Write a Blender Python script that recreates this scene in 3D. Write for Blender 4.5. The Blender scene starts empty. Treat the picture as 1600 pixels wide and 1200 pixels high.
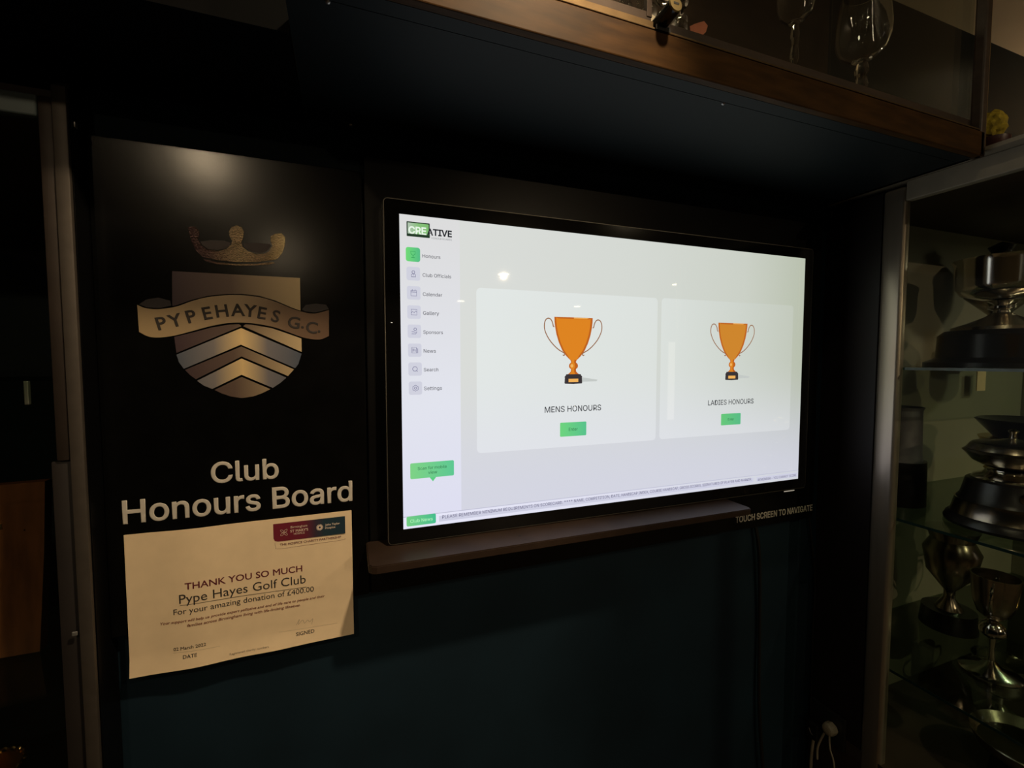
import bpy, bmesh, math, random
from mathutils import Vector, Matrix
random.seed(7)
S = bpy.context.scene
COL = S.collection
PI = math.pi

# ------------------------------------------------------------------ camera, world, lamps, exposure
F_PX = 700.750383
CAM = Vector((-0.0875775, -0.7992812, 0.2885367))
YAW, PITCH, ROLL = 0.355433303, -0.0532122752, -0.000326666
fwd = Vector((math.sin(YAW)*math.cos(PITCH), math.cos(YAW)*math.cos(PITCH), math.sin(PITCH)))
rgt = Vector((math.cos(YAW), -math.sin(YAW), 0))
upv = rgt.cross(fwd)
r2 = rgt*math.cos(ROLL) + upv*math.sin(ROLL)
u2 = -rgt*math.sin(ROLL) + upv*math.cos(ROLL)
cd = bpy.data.cameras.new('camera'); cam = bpy.data.objects.new('camera', cd); COL.objects.link(cam)
cd.sensor_width = 36; cd.lens = F_PX/1600*36; cd.clip_start = 0.02
m = Matrix((r2, u2, -fwd)).transposed().to_4x4(); m.translation = CAM
cam.matrix_world = m
S.camera = cam

w = bpy.data.worlds.new('world'); S.world = w; w.use_nodes = True
w.node_tree.nodes['Background'].inputs[0].default_value = (0.55, 0.7, 1.0, 1)
w.node_tree.nodes['Background'].inputs[1].default_value = 0.003
S.view_settings.view_transform = 'Standard'; S.view_settings.look = 'None'
S.view_settings.exposure = 0.0; S.view_settings.gamma = 1.0
S.view_settings.use_curve_mapping = False

WARM = (1.0, 0.76, 0.48)
CEIL, FLOOR = 1.25, -1.15
# ceiling downlights of the room: x, y, watts, full cone angle in degrees, point it is tilted at, label
LAMPS = [(0.32, -0.80, 52.0, 54, (-0.22, 0.0, -0.02), 'tilted round downlight in the ceiling just in front of the overhead cabinet'),
         (-0.68, -1.68, 12.0, 44, (-0.26, 0.0, 0.42), 'round downlight in the ceiling nearest in front of the crest board'),
         (1.62, -1.70, 28.0, 150, None, 'round downlight in the ceiling in front of the right trophy cabinet'),
         (-0.58, -3.55, 8.0, 52, (0.30, 0.0, 0.15), 'round downlight in the ceiling, second back from the crest board'),
         (1.58, -4.02, 48.0, 36, (0.92, 0.0, -0.15), 'round downlight mirrored brightest in the screen, above its left card'),
         (3.86, -3.90, 30.0, 130, None, 'round downlight mirrored in the screen above the right card'),
         (1.68, -6.40, 20.0, 130, None, 'far round downlight mirrored small beside the screen menu'),
         (3.80, -6.40, 20.0, 130, None, 'far round downlight mirrored small inside the left card')]
for (lx, ly, lw, ang, aim, _l) in LAMPS:
    ld = bpy.data.lights.new('downlight_lamp', 'SPOT'); ld.energy = lw; ld.color = WARM
    ld.shadow_soft_size = 0.006 if lw == 48.0 else 0.03; ld.spot_size = math.radians(ang); ld.spot_blend = 0.6
    lo = bpy.data.objects.new('downlight_lamp', ld); lo.location = (lx, ly, CEIL-0.03); COL.objects.link(lo)
    if aim: lo.rotation_euler = (Vector(aim)-Vector(lo.location)).to_track_quat('-Z', 'Y').to_euler()
# added area lamps that brighten the insides of the two cabinets
for nm, loc, lw, col, sz in (('overhead_fill_lamp', (0.20, -0.10, 1.165), 1.8, (1.0, 0.78, 0.48), (0.5, 0.02)), ('right_fill_lamp', (1.96, -0.56, 0.640), 1.2, (1.0, 0.95, 0.66), (0.12, 0.02))):
    ld = bpy.data.lights.new(nm, 'AREA'); ld.shape = 'RECTANGLE'; ld.size, ld.size_y = sz; ld.energy = lw; ld.color = col
    lo = bpy.data.objects.new(nm, ld); lo.location = loc; COL.objects.link(lo)

ld = bpy.data.lights.new('ceiling_fill_lamp', 'POINT'); ld.energy = 5.0; ld.color = WARM; ld.shadow_soft_size = 0.03  # added point lamp brightening the ceiling at the right
lo = bpy.data.objects.new('ceiling_fill_lamp', ld); lo.location = (2.60, -0.09, 0.86); COL.objects.link(lo)
def at(px, py, v=0.0, ax=1):
    d = fwd + r2*((px-800)/F_PX) + u2*((600-py)/F_PX)
    return CAM + d*((v-CAM[ax])/d[ax])

# ------------------------------------------------------------------ materials
def mat(name, col, rough=0.5, metal=0.0, emit=None, es=1.0, noise=0.0, nscale=30.0, bump=0.0, spec=0.5,
        stretch=(1, 1, 1), coat=0.0, col2=None, alpha=None):
    M = bpy.data.materials.new(name); M.use_nodes = True
    nt = M.node_tree; b = nt.nodes['Principled BSDF']
    b.inputs['Base Color'].default_value = (*col, 1)
    b.inputs['Roughness'].default_value = rough; b.inputs['Metallic'].default_value = metal
    b.inputs['Specular IOR Level'].default_value = spec
    b.inputs['Coat Weight'].default_value = coat
    if emit:
        b.inputs['Emission Color'].default_value = (*emit, 1); b.inputs['Emission Strength'].default_value = es
    if noise or bump:
        tc = nt.nodes.new('ShaderNodeTexCoord'); mp = nt.nodes.new('ShaderNodeMapping')
        nz = nt.nodes.new('ShaderNodeTexNoise'); nz.inputs['Scale'].default_value = nscale; nz.inputs['Detail'].default_value = 5
        mp.inputs['Scale'].default_value = stretch
        nt.links.new(tc.outputs['Object'], mp.inputs[0]); nt.links.new(mp.outputs[0], nz.inputs['Vector'])
        if noise:
            rp = nt.nodes.new('ShaderNodeValToRGB'); c2 = col2 or tuple(c*(1-noise) for c in col)
            rp.color_ramp.elements[0].position = 0.35; rp.color_ramp.elements[0].color = (*c2, 1)
            rp.color_ramp.elements[1].position = 0.68; rp.color_ramp.elements[1].color = (*col, 1)
            nt.links.new(nz.outputs['Fac'], rp.inputs[0]); nt.links.new(rp.outputs[0], b.inputs['Base Color'])
        if bump:
            bp = nt.nodes.new('ShaderNodeBump'); bp.inputs['Strength'].default_value = bump; bp.inputs['Distance'].default_value = 0.002
            nt.links.new(nz.outputs['Fac'], bp.inputs['Height']); nt.links.new(bp.outputs[0], b.inputs['Normal'])
    return M

def ramp_mat(name, axis, p0, p1, stops, rough, metal=0.0, emissive=False, bump=0.0):
    """colour blend running along one object axis between p0 and p1"""
    M = bpy.data.materials.new(name); M.use_nodes = True; nt = M.node_tree; b = nt.nodes['Principled BSDF']
    b.inputs['Roughness'].default_value = rough; b.inputs['Metallic'].default_value = metal
    geo = nt.nodes.new('ShaderNodeNewGeometry'); sp = nt.nodes.new('ShaderNodeSeparateXYZ'); mr = nt.nodes.new('ShaderNodeMapRange')
    mr.inputs['From Min'].default_value = p0; mr.inputs['From Max'].default_value = p1
    nt.links.new(geo.outputs['Position'], sp.inputs[0]); nt.links.new(sp.outputs[axis], mr.inputs['Value'])
    rp = nt.nodes.new('ShaderNodeValToRGB'); e = rp.color_ramp.elements
    while len(e) < len(stops): e.new(0.5)
    for k, (p, c) in enumerate(stops): e[k].position = p; e[k].color = (*c, 1)
    nt.links.new(mr.outputs[0], rp.inputs[0])
    if emissive:
        b.inputs['Base Color'].default_value = (0.0, 0.0, 0.0, 1); b.inputs['Emission Strength'].default_value = 1.0
        nt.links.new(rp.outputs[0], b.inputs['Emission Color'])
    else:
        nt.links.new(rp.outputs[0], b.inputs['Base Color'])
    if bump:
        tc = nt.nodes.new('ShaderNodeTexCoord'); nz = nt.nodes.new('ShaderNodeTexNoise'); nz.inputs['Scale'].default_value = 700
        bp = nt.nodes.new('ShaderNodeBump'); bp.inputs['Strength'].default_value = bump; bp.inputs['Distance'].default_value = 0.001
        nt.links.new(tc.outputs['Object'], nz.inputs['Vector']); nt.links.new(nz.outputs['Fac'], bp.inputs['Height'])
        nt.links.new(bp.outputs[0], b.inputs['Normal'])
    return M

def s2l(r, g, b):
    return tuple((c/255/12.92 if c/255 <= 0.04045 else ((c/255+0.055)/1.055)**2.4) for c in (r, g, b))

def disp(name, rgb, k=1.0):
    """a colour shown on the lit display"""
    c = s2l(*rgb)
    return mat(name, (0, 0, 0), rough=0.025, emit=tuple(v*k for v in c), es=1.0)

def glass_mat(name, rough=0.0, tint=(1, 1, 1)):
    M = bpy.data.materials.new(name); M.use_nodes = True; b = M.node_tree.nodes['Principled BSDF']
    b.inputs['Base Color'].default_value = (*tint, 1); b.inputs['Roughness'].default_value = rough
    b.inputs['Transmission Weight'].default_value = 1; b.inputs['IOR'].default_value = 1.5
    return M

def pane_mat(name, tint=(0.93, 0.95, 0.93), ior=1.35):
    M = bpy.data.materials.new(name); M.use_nodes = True; nt = M.node_tree
    nt.nodes.remove(nt.nodes['Principled BSDF']); out = nt.nodes['Material Output']
    tr = nt.nodes.new('ShaderNodeBsdfTransparent'); tr.inputs[0].default_value = (*tint, 1)
    gl = nt.nodes.new('ShaderNodeBsdfGlossy'); gl.inputs['Roughness'].default_value = 0.03
    fr = nt.nodes.new('ShaderNodeFresnel'); fr.inputs[0].default_value = ior
    # same reflectance on the entry and exit face of the thin pane
    ge = nt.nodes.new('ShaderNodeNewGeometry'); mr = nt.nodes.new('ShaderNodeMapRange')
    mr.inputs['To Min'].default_value = ior; mr.inputs['To Max'].default_value = 1/ior
    nt.links.new(ge.outputs['Backfacing'], mr.inputs['Value']); nt.links.new(mr.outputs[0], fr.inputs[0])
    mx = nt.nodes.new('ShaderNodeMixShader')
    nt.links.new(fr.outputs[0], mx.inputs[0]); nt.links.new(tr.outputs[0], mx.inputs[1]); nt.links.new(gl.outputs[0], mx.inputs[2])
    nt.links.new(mx.outputs[0], out.inputs['Surface'])
    return M

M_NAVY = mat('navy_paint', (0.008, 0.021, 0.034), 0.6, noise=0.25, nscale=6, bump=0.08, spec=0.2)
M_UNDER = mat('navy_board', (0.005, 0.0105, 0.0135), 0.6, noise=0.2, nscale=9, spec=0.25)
M_BLACK = mat('black_satin_board', (0.003, 0.003, 0.003), 0.20, noise=0.3, nscale=25, bump=0.05, spec=0.22)
M_SURR = mat('black_surround', (0.003, 0.003, 0.0033), 0.3, noise=0.2, nscale=15, spec=0.3)
M_BEZEL = mat('black_glass_bezel', (0.003, 0.003, 0.003), 0.12, spec=0.35)
M_EDGE = mat('dark_metal_edge', (0.10, 0.095, 0.085), 0.35, metal=0.9)
M_WOOD = mat('brown_wood_rail', (0.068, 0.031, 0.008), 0.5, noise=0.5, nscale=14, stretch=(1, 6, 6), bump=0.05, spec=0.1)
M_TRACK = mat('bronze_track', (0.12, 0.08, 0.04), 0.6, metal=0.9, noise=0.2, nscale=40)
M_DARKW = mat('dark_wood', (0.055, 0.033, 0.022), 0.5, noise=0.4, nscale=12, stretch=(1, 1, 6))
M_PLAQUE = mat('oak_plaque', (0.23, 0.085, 0.028), 0.45, noise=0.4, nscale=10, stretch=(6, 1, 1))
M_ALU = mat('satin_aluminium', (0.48, 0.41, 0.33), 0.32, metal=0.75, noise=0.12, nscale=60, stretch=(1, 1, 0.1))
M_BRONZE = mat('brown_aluminium', (0.05, 0.033, 0.024), 0.6, metal=0.6, noise=0.2, nscale=50, stretch=(1, 1, 0.1))
M_RAIL = mat('grey_beige_rail', (0.30, 0.26, 0.20), 0.5, noise=0.15, nscale=20)
M_SAGE = mat('sage_back_panel', (0.25, 0.235, 0.165), 0.7, noise=0.2, nscale=3)
M_CREAM = mat('cream_ceiling_paint', (0.72, 0.60, 0.42), 0.8, noise=0.08, nscale=8)
M_CARPET = mat('brown_carpet', (0.20, 0.15, 0.10), 0.95, noise=0.4, nscale=60, bump=0.4)
M_SILVER = mat('polished_silver', (0.80, 0.76, 0.68), 0.13, metal=1.0, noise=0.12, nscale=18)
M_TARN = mat('tarnished_silver', (0.50, 0.43, 0.34), 0.24, metal=1.0, noise=0.4, nscale=14)
M_GOLD = mat('gilt_metal', (0.75, 0.50, 0.20), 0.22, metal=1.0, noise=0.2, nscale=20)
M_PLINTH = mat('black_plinth', (0.012, 0.011, 0.012), 0.3, noise=0.3, nscale=12)
M_SCREW = mat('grey_screw', (0.45, 0.45, 0.45), 0.35, metal=0.8)
M_PAPER = mat('cream_paper', (0.84, 0.66, 0.44), 0.75, noise=0.05, nscale=40, bump=0.05, spec=0.3)
M_LETTER = mat('silver_vinyl', (0.60, 0.56, 0.50), 0.5, noise=0.08, nscale=80)
M_BRICKRED = mat('maroon_ink', s2l(95, 22, 38), 0.7)
M_INK = mat('dark_ink', (0.028, 0.022, 0.020), 0.7)
M_INK2 = mat('brown_red_ink', (0.16, 0.025, 0.015), 0.7)
M_LINE = mat('grey_ink', (0.35, 0.28, 0.20), 0.7)
M_WHITEINK = mat('white_ink', (0.72, 0.60, 0.50), 0.7)
M_CABLE = mat('black_rubber', (0.002, 0.002, 0.002), 0.6)
M_WPLASTIC = mat('white_plastic', (0.50, 0.43, 0.33), 0.4, noise=0.1, nscale=30)
M_LAMPDISC = mat('lamp_glow', (0.9, 0.9, 0.9), 0.5, emit=(1.0, 0.86, 0.55), es=26.0)
M_TRIMW = mat('white_trim', (0.55, 0.5, 0.42), 0.5)
M_CRYSTAL = glass_mat('clear_crystal'); M_GLASS = glass_mat('drinking_glass')
M_SHELF = pane_mat('shelf_glass', (0.80, 0.88, 0.82)); M_PANE = pane_mat('clear_pane'); M_PANE2 = pane_mat('museum_pane', (0.97, 0.98, 0.96), 1.08)
M_SHELFEDGE = mat('green_glass_edge', (0.012, 0.03, 0.026), 0.15)
M_YELLOW = mat('yellow_petals', (0.55, 0.42, 0.03), 0.8, noise=0.5, nscale=120, bump=0.5)
M_DRED = mat('dark_red_pot', (0.06, 0.014, 0.014), 0.4, noise=0.3, nscale=20)
M_PINK = mat('coral_paper', (0.85, 0.26, 0.15), 0.7, noise=0.2, nscale=60)
M_STICK = mat('cream_sticker', (0.70, 0.62, 0.45), 0.7, noise=0.3, nscale=90)
M_BRASS = mat('brass', (0.80, 0.62, 0.30), 0.28, metal=1.0)
M_CARD = mat('cream_card', (0.75, 0.55, 0.33), 0.7, noise=0.1, nscale=50)

# ------------------------------------------------------------------ object helpers
ORG = {}
def thing(name, label, cat, loc, group=None):
    o = bpy.data.objects.new(name, None); COL.objects.link(o); o.location = loc; o.empty_display_size = 0.05
    ORG[o.name] = Vector(loc); o['label'] = label; o['category'] = cat
    if group: o['group'] = group
    return o

def obj(name, bm, material, parent=None, smooth=False, label=None, kind=None):
    me = bpy.data.meshes.new(name)
    org = ORG[parent.name] if parent else Vector((0, 0, 0))
    if parent: bmesh.ops.translate(bm, verts=bm.verts, vec=-org)
    if smooth:
        for f in bm.faces: f.smooth = True
    bm.to_mesh(me); bm.free(); me.materials.append(material)
    if smooth:
        try: me.set_sharp_from_angle(angle=math.radians(40))
        except Exception: pass
    o = bpy.data.objects.new(name, me); COL.objects.link(o)
    if parent: o.parent = parent
    ORG[o.name] = org
    if label: o['label'] = label
    if kind: o['kind'] = kind
    return o

def single(name, bm, material, label, cat, group=None, smooth=False):
    """a thing that is one mesh; its origin goes to its base centre"""
    bm.verts.ensure_lookup_table()
    xs = [v.co.x for v in bm.verts]; ys = [v.co.y for v in bm.verts]; z = min(v.co.z for v in bm.verts)
    c = Vector(((min(xs)+max(xs))/2, (min(ys)+max(ys))/2, z))
    bmesh.ops.translate(bm, verts=bm.verts, vec=-c)
    o = obj(name, bm, material, None, smooth); o.location = c; ORG[o.name] = c
    o['label'] = label; o['category'] = cat
    if group: o['group'] = group
    return o

def box(bm, x0, x1, y0, y1, z0, z1, bev=0.0, seg=2):
    r = bmesh.ops.create_cube(bm, size=1.0); vs = r['verts']
    for v in vs:
        v.co = Vector(((x0+x1)/2+v.co.x*(x1-x0), (y0+y1)/2+v.co.y*(y1-y0), (z0+z1)/2+v.co.z*(z1-z0)))
    if bev:
        es = list({e for v in vs for e in v.link_edges})
        bmesh.ops.bevel(bm, geom=es, offset=bev, segments=seg, affect='EDGES', profile=0.5)
    return bm
def B(*a, **k): return box(bmesh.new(), *a, **k)

def lathe(bm, cx, cy, prof, seg=40, close=True):
    rings = []
    for (r, z) in prof:
        if r < 1e-5: rings.append([bm.verts.new((cx, cy, z))])
        else: rings.append([bm.verts.new((cx+r*math.cos(2*PI*k/seg), cy+r*math.sin(2*PI*k/seg), z)) for k in range(seg)])
    for a, b in zip(rings, rings[1:]):
        if len(a) == 1 and len(b) == 1: continue
        for k in range(seg):
            k2 = (k+1) % seg
            if len(a) == 1: bm.faces.new((a[0], b[k], b[k2]))
            elif len(b) == 1: bm.faces.new((a[k], b[0], a[k2]))
            else: bm.faces.new((a[k], b[k], b[k2], a[k2]))
    if close:
        for rg in (rings[0], rings[-1]):
            if len(rg) > 1:
                try: bm.faces.new(rg)
                except ValueError: pass
    bmesh.ops.recalc_face_normals(bm, faces=bm.faces)
    return bm
def L(cx, cy, prof, seg=40, close=True): return lathe(bmesh.new(), cx, cy, prof, seg, close)

def smoothpts(pts, n=6):
    out = []
    P = [Vector(p) for p in pts]
    for i in range(len(P)-1):
        a = P[max(i-1, 0)]; b = P[i]; c = P[i+1]; d = P[min(i+2, len(P)-1)]
        for k in range(n):
            t = k/n
            out.append(0.5*((2*b)+(-a+c)*t+(2*a-5*b+4*c-d)*t*t+(-a+3*b-3*c+d)*t**3))
    out.append(P[-1]); return out

def tube(bm, pts, r, seg=8, smooth_n=6):
    P = smoothpts(pts, smooth_n) if smooth_n else [Vector(p) for p in pts]
    rings = []; ref = Vector((0.13, 0.31, 0.94))
    for i, p in enumerate(P):
        t = (P[min(i+1, len(P)-1)]-P[max(i-1, 0)]).normalized()
        a = t.cross(ref)
        if a.length < 1e-3: a = t.cross(Vector((1, 0, 0)))
        a.normalize(); b = t.cross(a)
        rr = r(i/(len(P)-1)) if callable(r) else r
        rings.append([bm.verts.new(p+(a*math.cos(2*PI*k/seg)+b*math.sin(2*PI*k/seg))*rr) for k in range(seg)])
    for A, Bq in zip(rings, rings[1:]):
        for k in range(seg): bm.faces.new((A[k], A[(k+1) % seg], Bq[(k+1) % seg], Bq[k]))
    bm.faces.new(rings[0][::-1]); bm.faces.new(rings[-1])
    bmesh.ops.recalc_face_normals(bm, faces=bm.faces)
    return bm
def TB(*a, **k): return tube(bmesh.new(), *a, **k)

def slab(bm, pts, y, th):
    """flat shape in the wall plane: pts are (x, z); front at y, th deep"""
    f = [bm.verts.new((x, y, z)) for x, z in pts]; bk = [bm.verts.new((x, y+th, z)) for x, z in pts]
    n = len(pts)
    bm.faces.new(f); bm.faces.new(bk[::-1])
    for k in range(n): bm.faces.new((f[k], bk[k], bk[(k+1) % n], f[(k+1) % n]))
    bmesh.ops.recalc_face_normals(bm, faces=bm.faces)
    return bm
def SL(*a): return slab(bmesh.new(), *a)

def rrect(x0, x1, z0, z1, r, n=5):
    pts = []
    for cx, cz, a0 in ((x1-r, z1-r, 0), (x0+r, z1-r, 90), (x0+r, z0+r, 180), (x1-r, z0+r, 270)):
        for k in range(n+1):
            a = math.radians(a0+90*k/n); pts.append((cx+r*math.cos(a), cz+r*math.sin(a)))
    return pts

try:
    INTER = bpy.data.fonts.load(bpy.utils.system_resource('DATAFILES')+'/fonts/Inter.woff2')
except Exception:
    INTER = None

def text_mesh(s, font=None, bold=0.0, spacing=1.0):
    cu = bpy.data.curves.new('lettering', 'FONT'); cu.body = s; cu.size = 1.0; cu.resolution_u = 3
    cu.extrude = 0.01; cu.space_character = spacing
    if bold: cu.bevel_depth = bold; cu.bevel_resolution = 0
    if font: cu.font = font
    o = bpy.data.objects.new('lettering', cu); COL.objects.link(o)
    dg = bpy.context.evaluated_depsgraph_get()
    me = bpy.data.meshes.new_from_object(o.evaluated_get(dg))
    bpy.data.objects.remove(o); bpy.data.curves.remove(cu)
    return me

def lettering(s, x0, x1, z, y, material, parent, font=None, bold=0.0, hs=1.0, shear=0.0, name='lettering',
              spacing=1.0, surf=None, th=0.0006, rot=0.0, centre=None, size=None):
    """a line of letters standing on z between x0 and x1 (or centred and turned when centre is given)"""
    me = text_mesh(s, font, bold, spacing)
    xs = [v.co.x for v in me.vertices]; ys = [v.co.y for v in me.vertices]
    k = size if size else (x1-x0)/(max(xs)-min(xs))
    zm = max(abs(v.co.z) for v in me.vertices) or 1
    cxm = (max(xs)+min(xs))/2; cym = (max(ys)+min(ys))/2
    org = ORG[parent.name]
    for v in me.vertices:
        X, Z, D = v.co.x, v.co.y, v.co.z/zm
        if centre:
            a = (X-cxm)*k; b = (Z-cym)*k*hs
            xx = centre[0]+a*math.cos(rot)-b*math.sin(rot); zz = centre[1]+a*math.sin(rot)+b*math.cos(rot)
        else:
            xx = x0+(X-min(xs))*k+shear*Z*k; zz = z+Z*k*hs
        yy = (surf(xx, zz) if surf else y) - D*th/2 - th/2
        v.co = Vector((xx, yy, zz))-org
    me.materials.clear(); me.materials.append(material); me.name = name
    o = bpy.data.objects.new(name, me); COL.objects.link(o); o.parent = parent; ORG[o.name] = org
    return o

def struct(name, bm, material, smooth=False):
    o = obj(name, bm, material, None, smooth); o['kind'] = 'structure'; return o

# ------------------------------------------------------------------ the room
RX0, RX1, RY0 = -3.0, 8.2, -8.0
struct('floor', B(RX0-.1, RX1+.1, RY0-.1, 0.6, FLOOR-0.1, FLOOR), M_CARPET)
struct('ceiling', B(RX0-.1, RX1+.1, RY0-.1, 0.6, CEIL, CEIL+0.1), M_CREAM)
bm = bmesh.new()
box(bm, -0.43, RX1, 0.02, 0.6, FLOOR, CEIL); box(bm, RX0, -1.10, 0.02, 0.6, FLOOR, CEIL)
box(bm, -1.10, -0.43, 0.02, 0.6, 0.645, CEIL); box(bm, -1.10, -0.43, 0.02, 0.6, FLOOR, -0.90)
box(bm, -1.10, -0.43, 0.45, 0.6, -0.90, 0.645)
struct('wall_back', bm, M_NAVY)
struct('wall_left', B(RX0-.1, RX0, RY0, 0.6, FLOOR, CEIL), M_NAVY)
struct('wall_right', B(RX1, RX1+.1, RY0, 0.6, FLOOR, CEIL), M_NAVY)
bm = bmesh.new()
box(bm, RX0, 7.02, RY0-.1, RY0, FLOOR, CEIL); box(bm, 7.62, RX1, RY0-.1, RY0, FLOOR, CEIL); box(bm, 7.02, 7.62, RY0-.1, RY0, 0.80, CEIL)
struct('wall_front', bm, M_NAVY)
# glazed door in the far wall that the screen mirrors
dr = obj('door_1', B(7.02, 7.12, RY0-.08, RY0+.01, FLOOR, 0.80), M_TRIMW); dr['kind'] = 'structure'
obj('door_frame', box(B(7.52, 7.62, RY0-.08, RY0+.01, FLOOR, 0.80), 7.12, 7.52, RY0-.08, RY0+.01, 0.72, 0.80), M_TRIMW, dr)
obj('door_pane', B(7.12, 7.52, RY0-.05, RY0-.03, FLOOR, 0.72), mat('dusk_lit_pane', (0.3, 0.3, 0.3), 0.3, emit=(1.0, 0.86, 0.72), es=1.3), dr)
# bulkhead above the crest, its shallow depth made up so downlight reaches the board
struct('trim_1', B(-1.6, -0.142, -0.195, 0.02, 0.672, CEIL), mat('black_bulkhead', (0.003, 0.003, 0.0035), 0.8, noise=0.2, nscale=8, spec=0.05))
# solid return between the honours wall and the right cabinet
struct('trim_2', B(1.082, 1.105, -0.108, 0.02, FLOOR, 0.672), mat('brown_black_return', (0.014, 0.010, 0.010), 0.5, noise=0.2, nscale=10))
struct('trim_3', B(-0.43, -0.417, -0.035, 0.02, FLOOR, 0.672), M_SURR)

for i, (lx, ly, lw, ang, aim, lab_) in enumerate(LAMPS):
    t = thing('ceiling_downlight', lab_, 'light', (lx, ly, CEIL-0.012), 'ceiling downlights')
    obj('glowing_lens', L(lx, ly, [(0, CEIL-0.006), (0.062, CEIL-0.006), (0.062, CEIL-0.0005), (0, CEIL-0.0005)], 32), M_LAMPDISC, t)
    obj('trim_ring', L(lx, ly, [(0.063, CEIL-0.0005), (0.063, CEIL-0.010), (0.078, CEIL-0.012), (0.086, CEIL-0.0005)], 32, False), M_TRIMW, t, True)

t = thing('added_uplighter', 'half-round uplighter added out of view on the navy wall right of the trophy cabinet', 'light', (2.60, 0.0, 0.74))  # unseen fitting, put in to carry the added ceiling lamp
obj('added_uplighter_shade', L(2.60, -0.09, [(0.0, 0.74), (0.045, 0.745), (0.085, 0.79), (0.100, 0.845), (0.096, 0.845), (0.080, 0.795), (0.040, 0.755), (0, 0.752)], 36, False), M_TRIMW, t, True)
obj('added_uplighter_mount', B(2.55, 2.65, -0.012, 0.019, 0.745, 0.84, bev=0.003), M_TRIMW, t)
# ------------------------------------------------------------------ honours board: two black panels, crest, lettering
hb = thing('honours_board', 'black satin wall board with silver club crest and lettering, around the lit screen', 'sign', (0.3, 0.0, -0.12))
obj('crest_panel', B(-0.4165, -0.056, 0.0, 0.019, -0.118, 0.600, bev=0.0012), M_BLACK, hb)
obj('screen_surround', B(-0.053, 1.045, 0.004, 0.019, -0.120, 0.640, bev=0.001), M_SURR, hb)

def c1(u, v): p = at(180+u/4, 180+v/4, 0.0); return (p.x, p.z)      # crown detail
def c2(u, v): p = at(180+u/4, 430+v/4, 0.0); return (p.x, p.z)      # shield detail
def curve2(pts, n=5): return [(p.x, p.y) for p in smoothpts([(a, b, 0) for a, b in pts], n)]
XL, XR = at(268, 500).x, at(470, 500).x
GOLD_A, GOLD_B, PURP, STEEL = s2l(200, 178, 140), s2l(150, 124, 98), s2l(70, 54, 62), s2l(84, 94, 112)  # crest tones: field pales rightward, chevrons palest mid-width, ribbon darkens rightward
M_FIELD = ramp_mat('shield_field_blend', 0, XL, XR, [(0.0, PURP), (0.45, s2l(104, 86, 78)), (1.0, GOLD_A)], 0.42, 0.35)
M_CHEV = ramp_mat('chevron_blend', 0, XL, XR, [(0.0, STEEL), (0.30, s2l(135, 130, 132)), (0.52, s2l(235, 205, 150)), (0.72, s2l(125, 122, 128)), (1.0, STEEL)], 0.42, 0.35)
M_RIB = ramp_mat('ribbon_blend', 0, at(215, 500).x, at(515, 500).x, [(0.0, s2l(176, 152, 116)), (0.5, s2l(164, 142, 114)), (0.75, s2l(120, 97, 78)), (1.0, s2l(106, 82, 66))], 0.42, 0.35)
M_FOLD = mat('ribbon_fold_print', s2l(48, 40, 44), 0.5)
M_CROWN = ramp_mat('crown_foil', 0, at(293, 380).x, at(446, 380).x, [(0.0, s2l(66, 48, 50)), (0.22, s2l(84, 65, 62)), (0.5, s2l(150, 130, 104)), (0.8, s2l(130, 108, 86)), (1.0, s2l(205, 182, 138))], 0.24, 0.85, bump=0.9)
M_CROWNB = mat('crown_inner_brown', s2l(64, 48, 48), 0.5)  # even dark brown of the crown's inner back parts
T1 = 0.0008
# crown
crown = [(455, 705), (475, 696), (500, 698), (520, 715), (528, 745), (518, 775), (535, 810), (575, 840), (640, 850), (695, 838), (726, 808), (732, 785),
         (716, 760), (711, 728), (728, 700), (760, 689), (790, 700), (805, 730), (800, 765), (789, 795), (798, 825), (830, 850), (880, 868), (930, 867), (962, 852), (983, 815),
         (972, 790), (970, 762), (998, 742), (1040, 738), (1062, 762), (1062, 810), (1045, 860), (1012, 900), (975, 908), (880, 918), (760, 918), (640, 906), (548, 886),
         (505, 845), (478, 790), (470, 760)]
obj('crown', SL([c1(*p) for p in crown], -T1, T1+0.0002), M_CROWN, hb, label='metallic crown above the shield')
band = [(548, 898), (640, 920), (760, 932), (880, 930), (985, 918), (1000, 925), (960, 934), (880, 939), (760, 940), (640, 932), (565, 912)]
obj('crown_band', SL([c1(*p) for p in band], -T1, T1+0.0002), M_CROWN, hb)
for pts in ([(532, 790), (600, 781), (680, 784), (722, 798), (715, 815), (690, 832), (640, 843), (580, 835), (545, 812)],
            [(806, 800), (880, 798), (968, 806), (975, 818), (955, 845), (925, 860), (880, 861), (835, 845), (808, 822)]):
    obj('crown_inside', SL([c1(*p) for p in pts], -T1*0.4, T1*0.4+0.0002), M_CROWNB, hb, label='dark brown inner side of the crown')
# ribbon
rt = curve2([(140, 186), (190, 206), (270, 213), (380, 198), (480, 163), (580, 138), (700, 126), (790, 126), (900, 138), (1000, 166), (1100, 207), (1180, 232), (1250, 240), (1336, 218)])
rb = curve2([(1336, 380), (1290, 400), (1240, 401), (1170, 388), (1080, 355), (980, 322), (850, 300), (720, 298), (600, 318), (480, 350), (380, 376), (290, 389), (215, 385), (152, 355)])
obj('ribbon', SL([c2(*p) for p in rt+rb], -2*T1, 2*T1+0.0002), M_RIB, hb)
for pts in ([(150, 182), (195, 152), (270, 140), (345, 160), (350, 190), (275, 206), (195, 200)], [(1168, 214), (1190, 186), (1255, 178), (1318, 184), (1335, 212), (1252, 233), (1185, 226)]):
    obj('ribbon_fold', SL([c2(*p) for p in pts], -T1*0.5, T1*0.5+0.0002), M_FOLD, hb, label='dark turned-back end of the ribbon')
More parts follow.
